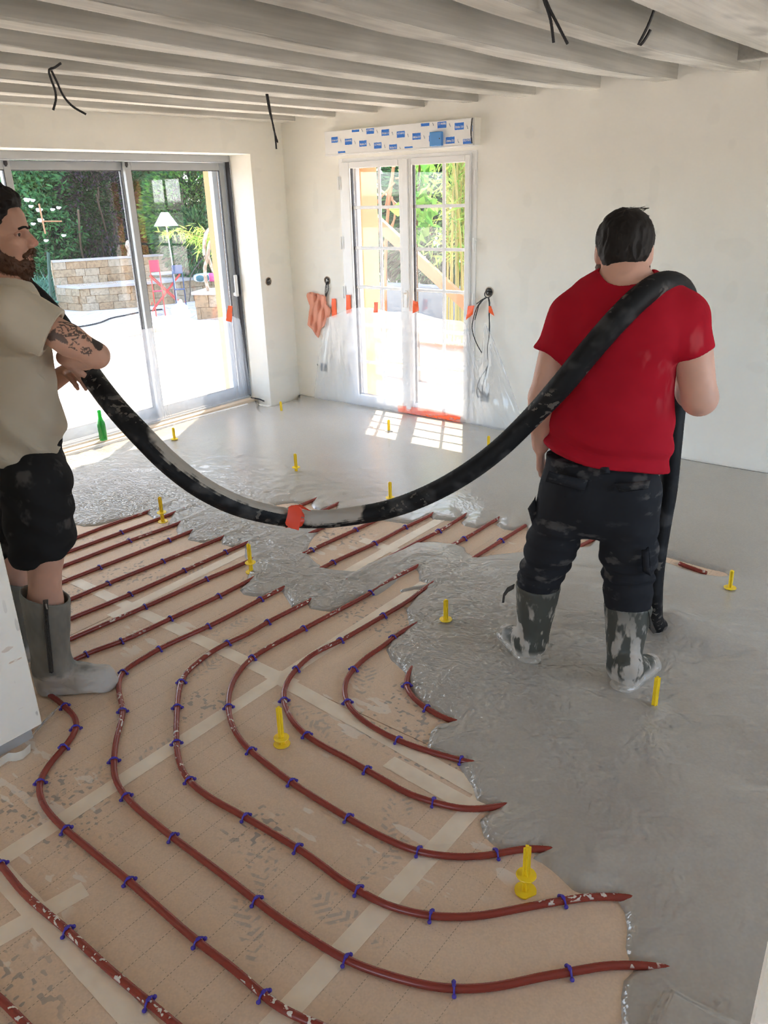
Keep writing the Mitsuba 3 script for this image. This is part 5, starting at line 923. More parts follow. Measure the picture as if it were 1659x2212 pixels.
for i, (x, y, z, r) in enumerate([(-16.2, 12.8, 5.8, 3.0), (-18.0, 10.2, 6.4, 3.0), (-14.2, 15.5, 5.6, 2.8)]):
    k = thing('garden_tree', ['tall leafy tree whose crown shades the middle of the bench', 'tall leafy tree whose crown shades the left end of the bench', 'tall leafy tree whose crown shades the right end of the bench'][i], 'tree')
    C = blob(9000, (x, y, z), (r, r, r*0.8), 40+i, 0.3); m, col = leaves_mesh(C, 0.40, 0.26, cols=colors(len(C), G_MD, 40+i), seed=40+i)
    put(k+'__foliage', m, 'm_leaf', color=col); put(k+'__trunk', tube(smooth_path([(x-0.3, y+0.4, ZG-0.1), (x, y+0.1, z*0.5), (x, y, z)], 0.4), 0.14, 8), 'm_stem')
for i, p in enumerate(sorted([(59,432), (71,433), (67,446), (85,454), (114,453), (88,476), (72,484), (138,509), (100,520), (127,449)])):
    c = up(p, far_b(p[0], 17.25)); r = 0.062 if p in ((85,454), (59,432), (88,476)) else 0.045
    put('white_blossom', cat(*[trimesh.creation.icosphere(1, r*0.55).apply_scale((1, 1, 0.7)).apply_translation(c+r*0.55*np.array([math.cos(t), math.sin(t), 0.5*math.sin(2*t)])) for t in np.linspace(0, 6.28, 6)[:-1]]+[trimesh.creation.icosphere(1, r*0.6).apply_translation(c)]), 'm_white', True,
        label=f'{ORD[i]} round white blossom from the left in the climbing shrub', cat='flower', group='white blossoms in the climbing shrub')
st = far_b(92, 17.2)
put('plant_stake', cat(tube([up((84,440), st), up((98,505), st)], 0.018, 6), tube([up((92,478), st), up((134,478), st)], 0.014, 6)), 'm_wood', label='thin wooden cross stake in the blossoming shrub', cat='stake')
put('fence_post', tube([up((112,675), far_b(112, 16.2)), up((104,545), far_b(104, 16.2))], 0.03, 8), 'm_green_metal', label='dark green metal post at the left end of the stone bench', cat='post')
# garden ornament on the bench wall
gb = bk[12]; oc = up((280,551), far_b(280, np.linalg.norm(bk2[14])-0.1))
g = thing('garden_ornament', 'small brown and white carved ornament on the bench wall beside the door post', 'ornament')
put(g+'__body', lathe([(0, 0), (0.05, 0.0), (0.045, 0.06), (0.03, 0.10), (0.055, 0.17), (0.06, 0.22), (0.035, 0.28), (0, 0.30)], 14).apply_translation((oc[0], oc[1], ZTOP)), 'm_bark', True)
put(g+'__chick', lathe([(0, 0), (0.035, 0.01), (0.04, 0.05), (0.02, 0.09), (0, 0.10)], 12).apply_translation((oc[0]+0.05, oc[1]+0.10, ZTOP)), 'm_white', True)
# lamp
lb = far_b(371, 15.2); l0 = up((371,560), lb); l1 = up((359,488), lb); l2 = up((355,461), lb)
k = thing('garden_lamp', 'lamp with a white conical shade on a thin pole behind the bench', 'lamp')
put(k+'__pole', tube([(l0[0], l0[1], ZG), l0, (l1+l2)/2], 0.012, 8), 'm_alu')
rs = 23*np.linalg.norm(lb)/FOC*1.02; sh = lathe([(rs, 0), (rs*0.29, l2[2]-l1[2]+0.02)], 28)
put(k+'__shade', sh.apply_translation((l1[0], l1[1], l1[2])), 'm_shade', True)
# bistro table
tb = F((366,668), ZG); tt = up((360,589), tb)[2]
k = thing('bistro_table', 'red metal folding bistro table with a grey top in front of the bench', 'table')
put(k+'__top', lathe([(0, 0), (0.26, 0), (0.265, 0.01), (0.26, 0.02), (0, 0.02)], 28).apply_translation((tb[0], tb[1], tt-0.02)), 'm_slab', smooth=40)
for s in (-1, 1):
    for q in (-1, 1):
        o = np.array([0.62*0.3, 0.78*0.3])*q; w = np.array([0.78, -0.62])*0.12*s*0; sd_ = np.array([-0.78, 0.62])*0.16*s
        put(k+'__leg', tube([(tb[0]+o[0]+sd_[0], tb[1]+o[1]+sd_[1], ZG), (tb[0]-o[0]*0.9+sd_[0], tb[1]-o[1]*0.9+sd_[1], tt-0.03)], 0.011, 7), 'm_red_metal')
put(k+'__crossbar', cat(*[tube([(tb[0]+0.186*q-0.125, tb[1]+0.234*q+0.1, z), (tb[0]+0.186*q+0.125, tb[1]+0.234*q-0.1, z)], 0.009, 6) for q, z in ((1, ZG+0.12), (-1, ZG+0.12), (0.8, tt-0.06), (-0.8, tt-0.06))]), 'm_red_metal')
def chair(label, px0, px1, d, m):       # folding chair: a fabric back and seat on a thin frame
    k = thing('garden_chair', label, 'chair'); b = far_b((px0[0]+px1[0])/2, d)
    a0, a1 = up((px0[0], px1[1]), far_b(px0[0], d)), up((px1[0], px1[1]), far_b(px1[0], d)); ztop = up(px0, b)[2]; zb = a0[2]
    e = (a1-a0)[:2]; w = np.linalg.norm(e); e /= w; n_ = np.array([e[1], -e[0]]); n_ = n_ if n_@a0[:2] < 0 else -n_
    def quad(pts): return sheet(np.array(pts).reshape(2, 2, 3), 0.012)
    P = lambda s, f, z: (a0[0]+e[0]*s*w+n_[0]*f, a0[1]+e[1]*s*w+n_[1]*f, z)
    put(k+'__backrest', quad([P(0, 0, zb), P(1, 0, zb), P(0, -0.06, ztop), P(1, -0.06, ztop)]), m)
    put(k+'__seat', quad([P(0, 0.02, ZG+0.40), P(1, 0.02, ZG+0.40), P(0, 0.38, ZG+0.42), P(1, 0.38, ZG+0.42)]), m)
    for s in (0, 1):
        put(k+'__leg', tube([P(s, -0.07, ztop), P(s, 0.02, ZG+0.4), P(s, 0.36, ZG)], 0.010, 6), 'm_red_metal' if m == 'm_maroon' else 'm_navy')
        put(k+'__leg', tube([P(s, 0.38, ZG+0.42), P(s, 0.0, ZG)], 0.010, 6), 'm_red_metal' if m == 'm_maroon' else 'm_navy')
chair('dark red garden chair partly hidden by the middle door post', (296,564), (306,598), 14.6, 'm_maroon')
chair('red fabric garden chair behind the left of the bistro table', (325,563), (345,588), 14.9, 'm_maroon')
chair('dark blue garden chair behind the right of the bistro table', (373,574), (394,592), 15.0, 'm_navy')
for i, (p, m, lab) in enumerate([((440,592), 'm_cushion', 'teal and white striped cushion on the stone bench'), ((460,596), 'm_pink', 'pink cushion next to the striped one on the bench')]):
    if i == 0: mat('cushion', princ(mikit.proc(lambda p, n, uv: mix((0.06, 0.16, 0.20), (0.7, 0.75, 0.75), smoothstep(0.45, 0.55, dr.abs((p.y*9-p.x*6)-dr.floor(p.y*9-p.x*6)-0.5)*2))), 0.9)); mat('pink', princ((0.65, 0.10, 0.25), 0.9))
    c = up(p, far_b(p[0], 15.6 if i == 0 else 15.55)); s_ = trimesh.creation.icosphere(3, 1.0); v = s_.vertices; s_.vertices = np.sign(v)*np.abs(v)**0.6*np.array([0.14, 0.20 if i == 0 else 0.09, 0.075])
    put('cushion', s_.apply_translation((c[0], c[1], ZSEAT+0.07)), m, True, label=lab, cat='cushion')
# vine trunk, its loops, bamboo spray
tr = F((466,688), ZG)[:2]; dd = np.linalg.norm(tr)
V = lambda p, o=0.0: up(p, far_b(p[0], dd+o))
k = thing('vine_trunk', 'twisted pale vine trunk with peeling bark beside the orange pillar', 'trunk')
put(k+'__stem', tube(smooth_path([V((470,700)), V((466,678)), V((459,658)), V((450,629)), V((443.5,598)), V((442.7,577)), V((448.7,555)), V((452,529)), V((456,521))], 0.04), 0.030, 9), 'm_bark', True)
put(k+'__branch', tube(smooth_path([V((445,560), .05), V((441,543), .05), V((442,520), .05), V((446,503), .05), V((459,491), .05), V((475,484), .1)], 0.04), 0.032, 9), 'm_bark', True)
put(k+'__branch', tube(smooth_path([V((450,556), .04), V((454,568), .05), V((461,584), .08), V((474,607), .1)], 0.04), 0.030, 9), 'm_bark', True)
bp = []; bd_ = []; r = np.random.default_rng(5)
for line in [((455,520), (420,508), (385,498), (350,506)), ((450,530), (425,522), (400,512)), ((455,515), (440,500), (425,490)), ((455,540), (440,535), (430,545)), ((462,500), (468,520), (462,540))]:
    P = smooth_path([V(p, 0.15) for p in line], 0.03)
    for q in P:
        for _ in range(5): bp.append(q+r.normal(size=3)*0.03); bd_.append(np.array([-0.5, -0.2, -0.55])+r.normal(size=3)*0.6)
m, col = leaves_mesh(np.array(bp), 0.15, 0.022, dirs=np.array(bd_), cols=colors(len(bp), [(0.42, 0.58, 0.12), (0.55, 0.66, 0.2), (0.3, 0.5, 0.1)], 3), seed=3)
k = thing('bamboo_spray', 'yellow-green bamboo spray reaching left from the vine trunk', 'plant'); put(k+'__foliage', m, 'm_leaf', color=col)
put(k+'__stem', cat(*[tube(smooth_path([V(p, 0.15) for p in l], 0.05), 0.005, 5) for l in [((455,520), (420,508), (385,498), (350,506)), ((450,530), (425,522), (400,512)), ((455,515), (440,500), (425,490))]]), 'm_wood')
# plastic bag, cables
bg = F((393,702), ZG); s_ = trimesh.creation.icosphere(4, 1.0); v = np.array(s_.vertices)
kx = 1+0.5*(meshkit.fbm(v*2.3+4, 3, 8)-0.5)*2; fold = np.abs(meshkit.fbm(v*np.array([5, 5, 2.0]), 3, 6)-0.5)*0.5
v = v*np.array([0.13, 0.13, 0.21])*(kx-fold)[:, None]; v[:, :2] *= (1.1-0.25*(v[:, 2:]/0.2))
s_.vertices = v+np.array([bg[0], bg[1], ZG+0.17]); put('plastic_bag', s_, 'm_bag', True, label='crumpled white plastic bag standing on the terrace', cat='bag')
put('cable_outside', tube(smooth_path([F(p, ZG+0.012) for p in [(100,712), (176,705), (215,697), (241,687), (270,681), (310,673), (350,668)]], 0.1), 0.012, 6), 'm_cable', True, label='black cable lying across the terrace in front of the bench', cat='cable')
put('cable_outside', tube(smooth_path([V((442,552), -.1), V((425,575), -.1), V((413,594), -.1), V((410,615), -.1), V((411,632), -.1), V((408,651), -.1)], 0.05), 0.009, 6), 'm_cable', True, label='thin black cable hanging from the vine trunk', cat='cable')
put('kerb_stone', box(-10.6, -10.25, 6.0, 7.6, ZG-0.02, ZG+0.08, 0.01), 'm_stone1', label='low kerb stone at the edge of the sunlit terrace', cat='kerb')
# beyond the glazed double door
put('garden_wall', box(-9.5, 1.0, 9.0, 9.25, ZG, 0.62, 0.01), 'm_grey_wall', label='low blue-grey wall behind the wooden stair rail', cat='wall')
for i, (x, y, z, rad, n, pal, lab) in enumerate([(-6.6, 9.9, 1.5, (1.2, 0.5, 1.1), 6000, G_MD+G_DK, 'leafy hedge seen through the left half of the double door'), (-5.0, 10.0, 1.35, (1.3, 0.5, 1.2), 6000, G_MD+G_BR, 'leafy hedge seen through the right half of the double door'), (-8.3, 10.2, 1.6, (1.2, 0.6, 1.3), 4000, G_DK+G_MD, 'dark hedge behind the orange reveal of the double door'), (-5.5, 12.5, 2.0, (4.5, 0.8, 2.0), 9000, G_DK+G_MD, 'tall dark greenery closing the garden behind the stair rail')]):
    k = thing('garden_hedge', lab, 'hedge'); C = blob(n, (x, y, z), rad, 60+i, 0.4); C = C[C[:, 2] > ZG]; m, col = leaves_mesh(C, 0.16, 0.07, cols=colors(len(C), pal, 60+i), seed=60+i)
    put(k+'__foliage', m, 'm_leaf', color=col); put(k+'__stem', cat(*[tube([(x+dx*rad[0]*0.5, y, ZG-0.05), (x+dx*rad[0]*0.7, y, z)], 0.02, 5) for dx in (-1, -0.3, 0.4, 1)]), 'm_stem')
a, b = WY((800,452), 7.4), WY((1050,682), 7.4); a2 = WY((800,478), 7.4); w_ = 0.055
def plank(a, b, h, y0, y1): 
    V8 = [(q[0], y, q[2]-dz) for q in (a, b) for y in (y0, y1) for dz in (0, h)]
    return trimesh.convex.convex_hull(np.array(V8))
put('stair_rail', plank(a, b, 0.15, 7.38, 7.44), 'm_wood', label='sloping wooden stair rail seen through the double door', cat='stair rail')
for i, (x, hh) in enumerate([(-6.1, 0.11), (-5.4, 0.22)]):
    k = thing('garden_step', ['lower curved garden step with a brown edge behind the plastic film', 'upper curved garden step with a brown edge behind the plastic film'][i], 'step')
    th = np.linspace(-0.2, 1.9, 30); R_ = 1.9-0.55*i; cx_, cy_ = -4.9, 8.6
    P = np.c_[cx_-R_*np.cos(th), cy_-R_*np.sin(th)]; Pi = np.c_[cx_-(R_-0.6)*np.cos(th), cy_-(R_-0.6)*np.sin(th)]
    put(k+'__tread', ribbon(P, Pi, ZG, ZG+0.15*(i+1)-0.03), 'm_slab'); put(k+'__edge', ribbon(off(P, -0.02), off(P, 0.10), ZG+0.15*(i+1)-0.03, ZG+0.15*(i+1)), 'm_wood')
r = np.random.default_rng(11)
bam = [WY((990+r.normal()*13, 500), 7.9+r.normal()*0.2) for _ in range(16)]
k = thing('bamboo_clump', 'tall bamboo clump behind the right edge of the double door', 'bamboo')
for q in bam: put(k+'__culm', tube(smooth_path([(q[0], q[1], ZG-0.05), (q[0]+r.normal()*0.03, q[1], 1.2), (q[0]+r.normal()*0.15, q[1]+r.normal()*0.1, 2.9)], 0.2), 0.012, 6), 'm_culm')
C = np.array([q+np.array([r.normal()*0.16, r.normal()*0.2, 0]) for q in bam for _ in range(90)]); C[:, 2] = r.uniform(1.1, 2.9, len(C))
m, col = leaves_mesh(C, 0.17, 0.022, cols=colors(len(C), [(0.22, 0.38, 0.1), (0.32, 0.42, 0.12)], 12), seed=12, droop=0.7); put(k+'__foliage', m, 'm_leaf', color=col)
k = thing('vine_leaves', 'broad bright vine leaves at the left edge of the right door leaf', 'plant')
C = np.array([WY((905+r.normal()*14, y_), 6.7+r.normal()*0.1) for y_ in r.uniform(350, 520, 90)]); m, col = leaves_mesh(C, 0.15, 0.14, cols=colors(len(C), G_BR, 13), seed=13, droop=0.6); put(k+'__foliage', m, 'm_leaf', color=col)
put(k+'__stem', tube(smooth_path([WY((905,700), 6.7)*np.array([1, 1, 0])+np.array([0, 0, ZG]), WY((900,520), 6.7), WY((908,330), 6.7)], 0.1), 0.012, 6), 'm_stem')
k = thing('bare_branches', 'tangle of brown bare branches behind the left door leaf', 'branches')
for i in range(9):
    a_ = WY((815+r.uniform(0, 50), r.uniform(355, 500)), 8.1); e_ = a_+np.array([r.normal()*0.5, r.normal()*0.2, r.normal()*0.45]); put(k+'__branch', tube(smooth_path([a_, (a_+e_)/2+r.normal(size=3)*0.05, e_], 0.05), 0.012, 6), 'm_wood')
put(k+'__branch', tube(smooth_path([WY((830,650), 8.1)*np.array([1, 1, 0])+np.array([0, 0, ZG]), WY((835,500), 8.1), WY((850,360), 8.1)], 0.1), 0.02, 6), 'm_wood')
# ---------------------------------------------------------------- plastic film, tapes, cables, box, towel, bottle
def film_sheet(cols, zb, plane, off, nu=110, nv=34, seed=1, amp=0.012, bulge=None):
    cols = np.array(cols, float); u = np.linspace(0, 1, nu); s = np.linspace(0, 1, len(cols)); C = np.stack([np.interp(u, s, cols[:, k]) for k in range(3)], 1)
    C[2:-2] = np.stack([np.convolve(C[:, k], np.ones(5)/5, 'valid') for k in range(3)], 1); P = np.zeros((nv, nu, 3))
    for j, v in enumerate(np.linspace(0, 1, nv)):
        xb, xt, zt = C.T; z = zt+(zb-zt)*v; x = xt+(xb-xt)*(v**0.9)
        f = (meshkit.fbm(np.stack([u*46, np.full(nu, v*1.2), np.full(nu, seed)], 1), 3, seed)-0.5)*2*amp*(0.35+0.9*v)+(meshkit.fbm(np.stack([u*20+v*5, np.full(nu, v*7), np.full(nu, seed+5)], 1), 3, seed+1)-0.5)*2*amp*0.6
        o = off+np.abs(f)+(bulge(xb, z) if bulge is not None else 0)
        P[j] = np.stack([x, plane-o, z], 1) if plane > 0 else np.stack([plane+o, x, z], 1)
    return P
cols = [(-4.95, -4.735, .80), (-4.80, -4.72, .80), (-4.68, -4.69, .81), (-4.60, -4.61, .835), (-4.53, -4.53, .87), (-4.38, -4.38, .905), (-4.22, -4.22, .915), (-4.02, -4.02, .885), (-3.83, -3.82, .915), (-3.56, -3.56, .865), (-3.32, -3.31, .865), (-3.22, -3.275, .80), (-3.12, -3.20, .56), (-3.04, -3.15, .60), (-2.96, -3.135, .84), (-2.86, -3.125, .865), (-2.74, -3.11, .84)]
bl = lambda x, z: 0.075*np.exp(-((x+2.98)/0.13)**2-((z-0.25)/0.22)**2)+0.05*np.exp(-((x+4.80)/0.12)**2-((z-0.32)/0.25)**2)
P = film_sheet(cols, 0.056, YW, 0.048, seed=3, bulge=bl)
put('plastic_film', grid_mesh(P), 'm_film', True, label='thin clear plastic film taped across the lower half of the glazed double door', cat='plastic film')
zt = [WX(p, -5.40)[1:] for p in [(209,728), (324,710), (344,706), (418,693), (489,684), (505,683), (521,690)]]
cols = [(2.0, 2.0, zt[0][1]-0.03)]+[(y, y, z) for y, z in zt[:5]]+[(4.80, zt[5][0], zt[5][1]), (4.885, zt[6][0], zt[6][1])]
P = film_sheet(cols, 0.10, XD+0.0, 0.012, seed=8, amp=0.008, nu=140)
put('plastic_film', grid_mesh(P), 'm_film', True, label='milky plastic film covering the lower half of the sliding door', cat='plastic film')
def tape(pxs, y, lab, axis='y', bend=0.004, grp_=None):
    pts = [WY(p, y) if axis == 'y' else WX(p, y) for p in pxs]; a, b, c, d = [np.array(q) for q in pts]; G = np.zeros((9, 5, 3)); n = np.array([0, -1.0, 0]) if axis == 'y' else np.array([1.0, 0, 0])
    for i, u in enumerate(np.linspace(0, 1, 9)):
        for j, v in enumerate(np.linspace(0, 1, 5)): G[i, j] = (a*(1-v)+b*v)*(1-u)+(d*(1-v)+c*v)*u+n*(bend*math.sin(3*u+2*v+pxs[0][0])+0.0015*rng.normal())
    put('adhesive_tape', sheet(G, 0.0012), 'm_orange_tape', True, label=lab, cat='tape', group=grp_)
Yt = YD-0.062
tape([(716.5,645), (725.5,645), (727,685), (717,685)], YW-0.008, 'orange tape strip beside the pink towel, holding the left end of the film')
tape([(748,637), (757,637), (758,677), (748,677)], YD-0.045, 'orange tape strip on the left stile of the double door frame')
tape([(808,653), (816,653), (816.5,675), (807,675)], Yt, 'small orange tape on the muntin of the left door leaf')
tape([(893,649), (903,652), (904,671), (891,677)], Yt, 'orange tape scrap on the middle of the double door')
tape([(1010,661), (1025,660), (1021,679), (1007,691)], Yt, 'crumpled orange tape at the right edge of the double door')
tape([(1056,661), (1061,661), (1067,683), (1056,675)], YW-0.05, 'orange tape hanging on the cables right of the double door')
tape([(493,660), (503,661), (500,696), (488.5,693)], XD+0.03, 'orange tape at the right edge of the sliding door', axis='x')
P1 = [(858,876), (926,884), (926,900), (860,889)]; P2_ = [(922,884), (995,899), (994,913), (920,899)]
tape(P1, YD-0.05, 'left piece of orange tape along the foot of the double door'); tape(P2_, YD-0.052, 'right piece of orange tape along the foot of the double door')

# roller shutter box
sx0, sx1, sz0, sz1, sd_ = -4.622, -3.235, 2.085, 2.262, 0.085
yf = YW-sd_
k = thing('shutter_box', 'long white roller shutter box with printed blue stickers above the double door', 'shutter box')
put(k+'__case', cat(box(sx0, sx1, yf, YW, sz0+0.008, sz1, 0.003), box(sx0-0.002, sx1+0.004, yf-0.004, YW, sz0, sz0+0.010, 0.002)), 'm_white')
put(k+'__end_cap', box(sx1, sx1+0.012, yf+0.004, YW, sz0+0.004, sz1+0.002, 0.002), 'm_wall')
def onface(zx, zy): q = WY((700+zx/4.74, 250+zy/4.74), yf); return q[0], q[2]
ST = [(285,147,360,163), (433,133,512,183), (588,143,667,201), (745,162,828,220), (905,181,990,241), (1075,205,1100,262), (74,220,142,273), (213,238,288,294), (360,257,437,312), (511,277,590,333), (667,297,747,353), (825,318,908,342), (992,80,1078,103), (1162,65,1252,122), (1338,75,1431,140), (1518,100,1546,158), (1246,220,1336,282), (1423,240,1516,303), (143,366,217,388)]
up_t = meshkit.text_mesh('Storbox 2.0', 1.0, 0.05, bold=True); tw = up_t.bounds
def lettering(w, h, flip):
    m = up_t.copy(); m.apply_translation(-(tw[0]+tw[1])/2); s_ = min(w*0.86/(tw[1][0]-tw[0][0]), h*0.45); v = np.array(m.vertices); V2 = np.c_[v[:, 0]*s_, v[:, 2]*0.0, v[:, 1]*max(s_*1.6, 0)]
    if flip: V2[:, 0] *= -1; V2[:, 2] *= -1
    m.vertices = V2; m.vertices[:, 1] = -np.where(v[:, 2] > 0, 0.0004, 0.0); return m
for i, (a, b, c, d) in enumerate(ST):
    (x0, z1), (x1, z0) = onface(a, (b+d)/2-(d-b)/2), onface(c, (b+d)/2+(d-b)/2)
    z0, z1 = max(z0, sz0+0.014), min(z1, sz1-0.004); x0, x1 = max(x0, sx0+0.002), min(x1, sx1-0.002)
    if z1-z0 < 0.004: z0 = z1-0.006
    lk = put(k+'__sticker', box(x0, x1, yf-0.0006, yf, z0, z1), 'm_blue')
    if d-b > 30 and c-a > 60:
        m = lettering(x1-x0, z1-z0, i % 2 == 1 if i < 12 else i in (13, 17)); m.apply_translation(((x0+x1)/2, yf-0.0008, (z0+z1)/2+(0.006 if i % 2 else -0.004))); put(lk+'__lettering', m, 'm_white')
for zx, zy in [(390,148), (543,160), (700,180), (858,198), (1025,217), (170,252), (316,272), (466,292), (621,312), (779,333), (1115,84), (1288,95), (1466,113), (1372,260)]:
    x, z = onface(zx, zy); put(k+'__print_mark', cat(box(x-0.004, x-0.001, yf-0.0005, yf, z+0.002, z+0.010), box(x-0.001, x+0.005, yf-0.0005, yf, z-0.003, z+0.001), box(x+0.001, x+0.007, yf-0.0005, yf, z-0.011, z-0.006)), 'm_navy')
x0, z1 = onface(1100, 170); x1, z0 = onface(1222, 315)
put(k+'__foam_block', box(x0, x1, yf-0.028, yf-0.0002, z0+0.006, z1, 0.004), 'm_light_blue', label='light blue block stuck on the front'); put(k+'__foam_notch', box(x1-0.02, x1-0.012, yf-0.0288, yf-0.027, (z0+z1)/2, (z0+z1)/2+0.006), 'm_dark')
put(k+'__cord', cat(*[tube(smooth_path([(sx1-0.006+dx, yf-0.006, sz1-0.002), (sx1-0.012+dx, yf-0.010, (sz0+sz1)/2), (sx1-0.006+dx, yf-0.006, sz0+0.015)], 0.01), 0.0022, 6) for dx in (0, 0.006)]), 'm_cable', True)

# wall boxes and cables
def wall_box(label, px, plane, axis):
    k = thing('wall_box', label, 'wall box'); c = WY(px, plane) if axis == 'y' else WX(px, plane)
    ring = lathe([(0.028, 0), (0.036, 0.0), (0.036, 0.003), (0.030, 0.004), (0.028, 0.0), (0.027, -0.03), (0.0, -0.03)], 24); M4 = np.eye(4)
    M4[:3, :3] = np.array([[1, 0, 0], [0, 0, -1], [0, 1, 0]]) if axis == 'y' else np.array([[0, 0, 1], [1, 0, 0], [0, 1, 0]]); M4[:3, 3] = c
    put(k+'__ring', ring.copy().apply_transform(M4), 'm_bark', smooth=40)
    hole = lathe([(0.0, 0.0), (0.028, 0.0005), (0.028, 0.001), (0, 0.0012)], 20); put(k+'__opening', hole.apply_transform(M4), 'm_dark', smooth=40)
    ms = []; n = M4[:3, 2]
    for j in range(4):
        a = rng.uniform(0, 6.28); e = c+M4[:3, 0]*0.016*math.cos(a)+M4[:3, 1]*0.016*math.sin(a); ms.append(tube(smooth_path([e, e+n*0.012, c+n*0.015+M4[:3, 1]*rng.normal()*0.008], 0.004), 0.0025, 6))
    put(k+'__wire_end', cat(*ms), 'm_steel', True); return c
wall_box('round wall box with wire ends on the wall between sliding door and corner', (580,608), XW, 'x')
wall_box('round wall box above the pink towel, with black cable loops hanging out', (707,606), YW, 'y')
wall_box('round wall box with a knot of black cables right of the double door', (1057,630), YW, 'y')
def zc(pts, o, sc, y): return [WY((o[0]+a/sc, o[1]+b/sc), y+dy) for a, b, dy in [(q+(0,))[:3] for q in pts]]
def cable(lab, lines, o, sc, y, r=0.0036): put('cable', cat(*[tube(smooth_path(zc(l, o, sc, y), 0.008), r, 7) for l in lines]), 'm_cable', True, label=lab, cat='cable')
cable('black cable loop hanging from the wall box down to the pink towel', [[(490,200,0.02), (470,280), (462,380), (470,450), (485,420), (510,330), (512,260), (500,210,0.02)], [(485,220,0.01), (488,300), (478,400), (472,450)]], (640,580), 7.375, YW-0.018)
cable('knotted black cables hanging from the wall box right of the double door', [[(655,200,0.03), (620,195), (590,210), (583,250), (610,285), (660,275), (685,235), (670,200,0.03)], [(615,280), (540,320), (490,360), (464,378)], [(605,287), (510,365), (455,470), (420,590), (400,700), (410,790), (440,890), (490,1000), (540,1085)], [(575,300), (500,400), (470,500), (438,612)],
   [(640,285), (655,350), (655,420), (650,540), (650,700), (640,880), (625,1000), (628,1150), (640,1230), (600,1330), (520,1450), (478,1570), (470,1680), (490,1740)], [(632,285), (645,350), (648,420), (645,540), (655,700), (648,880)], [(640,1240), (610,1350), (570,1500), (545,1650), (545,1720)], [(478,1570), (520,1650), (580,1695), (640,1697)]], (960,600), 6.7, YW-0.03)
for (px, lab) in (((1047,858), 'low blue-grey socket box under the film right of the double door'), ((700,793), 'low blue-grey socket box under the film below the pink towel')):
    c = WY(px, YW); k = thing('socket_box', lab, 'socket box'); put(k+'__case', box(c[0]-0.035, c[0]+0.035, YW-0.012, YW, c[2]-0.035, c[2]+0.035, 0.004), 'm_grey_wall'); put(k+'__wire', tube(smooth_path([c+np.array([-0.01, -0.01, 0]), c+np.array([-0.03, -0.04, 0.01]), c+np.array([-0.05, -0.035, 0.03])], 0.006), 0.003, 6), 'm_cable', True)
def hang(lab, lines, base):
    put('ceiling_cable', cat(*[tube(smooth_path([up(p, base) for p in l], 0.01), 0.0050, 8) for l in lines]), 'm_cable', True, label=lab, cat='cable')
hang('pair of black cable ends hanging from a beam above the man on the left', [[(132,136), (118,146), (106,151), (110,170), (118,192), (121,212), (115,238)], [(111,152), (122,175), (137,207), (156,229), (186,247)]], F((108,151), 2.34)[:2])
hang('black cable pair hanging near the corner left of the shutter box', [[(575,203), (582,240), (590,270), (594,292), (597,322)], [(578,203), (586,250), (592,282), (600,308)]], F((577,207), 2.34)[:2])
hang('pair of thick black cable ends at the top of the photo', [[(1165,-30), (1177,5), (1189,42), (1196,92)], [(1170,-30), (1182,8), (1204,52), (1226,95)]], F((1180,0), 2.34)[:2])
hang('single black cable end with a bent tip at the upper right', [[(1417,10), (1402,50), (1386,83), (1379,96), (1383,97), (1394,84), (1405,64)]], F((1417,10), 2.36)[:2])
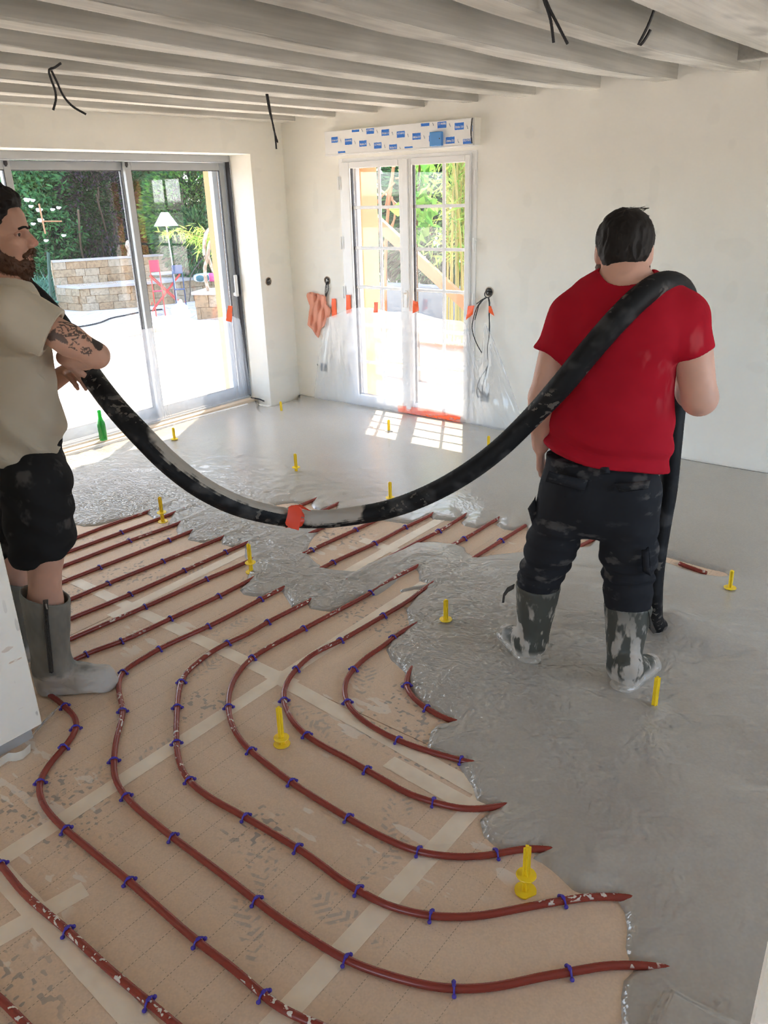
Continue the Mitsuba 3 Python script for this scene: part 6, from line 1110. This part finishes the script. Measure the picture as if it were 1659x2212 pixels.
# towel
rows = [(376,215,250), (400,168,330), (440,162,466), (500,180,472), (580,206,478), (630,207,540), (690,203,545), (760,195,528), (830,186,502), (900,176,452), (935,215,425), (965,250,395), (1010,275,382), (1060,305,376), (1105,345,355)]
G = []
for i, (zy, a, b) in enumerate(np.array([[np.interp(t, np.arange(len(rows)), [r_[k] for r_ in rows]) for k in range(3)] for t in np.linspace(0, len(rows)-1, 50)])):
    row = []
    for v in np.linspace(0, 1, 30):
        zx = a+(b-a)*v; o = 0.030+0.014*math.sin((zx-0.42*zy)*0.030)+0.008*math.sin((zx+0.15*zy)*0.075+1)-0.012*abs(2*v-1)**3; q = WY((640+zx/7.375, 580+zy/7.375), YW-o); row.append(q)
    G.append(row)
put('towel', sheet(np.array(G), 0.004), 'm_towel', True, label='salmon pink cloth hanging on the cable loop left of the double door', cat='towel')
# bottle
mat('bottle', {'type': 'principled', 'base_color': {'type': 'rgb', 'value': [0.03, 0.50, 0.10]}, 'roughness': 0.08, 'spec_trans': 0.85, 'eta': 1.5})
q = WX((223,944), -5.388)
k = thing('bottle', 'small green glass bottle standing on the sill of the sliding door', 'bottle')
pr = [(0, 0.0), (0.026, 0), (0.0295, 0.004), (0.0305, 0.02), (0.0305, 0.12), (0.028, 0.14), (0.019, 0.165), (0.0145, 0.185), (0.0135, 0.222), (0.0150, 0.224), (0.0150, 0.233), (0.0125, 0.235), (0.0105, 0.22), (0.0115, 0.185), (0.016, 0.163), (0.025, 0.138), (0.0275, 0.118), (0.0275, 0.012), (0.0, 0.008)]
put(k+'__glass', lathe(pr, 28).apply_translation((q[0], q[1], 0.0725)), 'm_bottle', smooth=40)
put('cable', tube(smooth_path([(-5.40, 4.86, 0.075), (-5.32, 4.90-0.02, 0.07), (-5.24, 4.87, 0.062)], 0.01), 0.006, 6), 'm_cable', True, label='short dark cable end at the foot of the sliding door corner', cat='cable')
# foot of the near partition: grey plinth and a torn scrap of film
put('plinth', box(XO+1.5, -2.47, 0.80, YN-0.03, 0.0, 0.0545), 'm_plinth', label='recessed grey plinth under the white partition at the lower left', cat='plinth')
G = np.array([[F((66+9*j+5*i, 1592-6*i-9*j+3*math.sin(2*i+j)), 0.004+0.02*abs(math.sin(1.7*i+j))+0.006*i) for j in range(6)] for i in range(6)])
put('film_scrap', grid_mesh(G), 'm_film', True, label='torn scrap of clear film at the foot of the white partition', cat='plastic film')
G = np.array([[F((-30+16*j, 1652-7*j+6*i+5*math.sin(1.7*j)), 0.003+0.03*(1-i/3)) for j in range(7)] for i in range(4)])
put('masking_paper', sheet(G, 0.001), 'm_paper', True, label='torn strip of pale paper along the foot of the white partition', cat='paper strip')
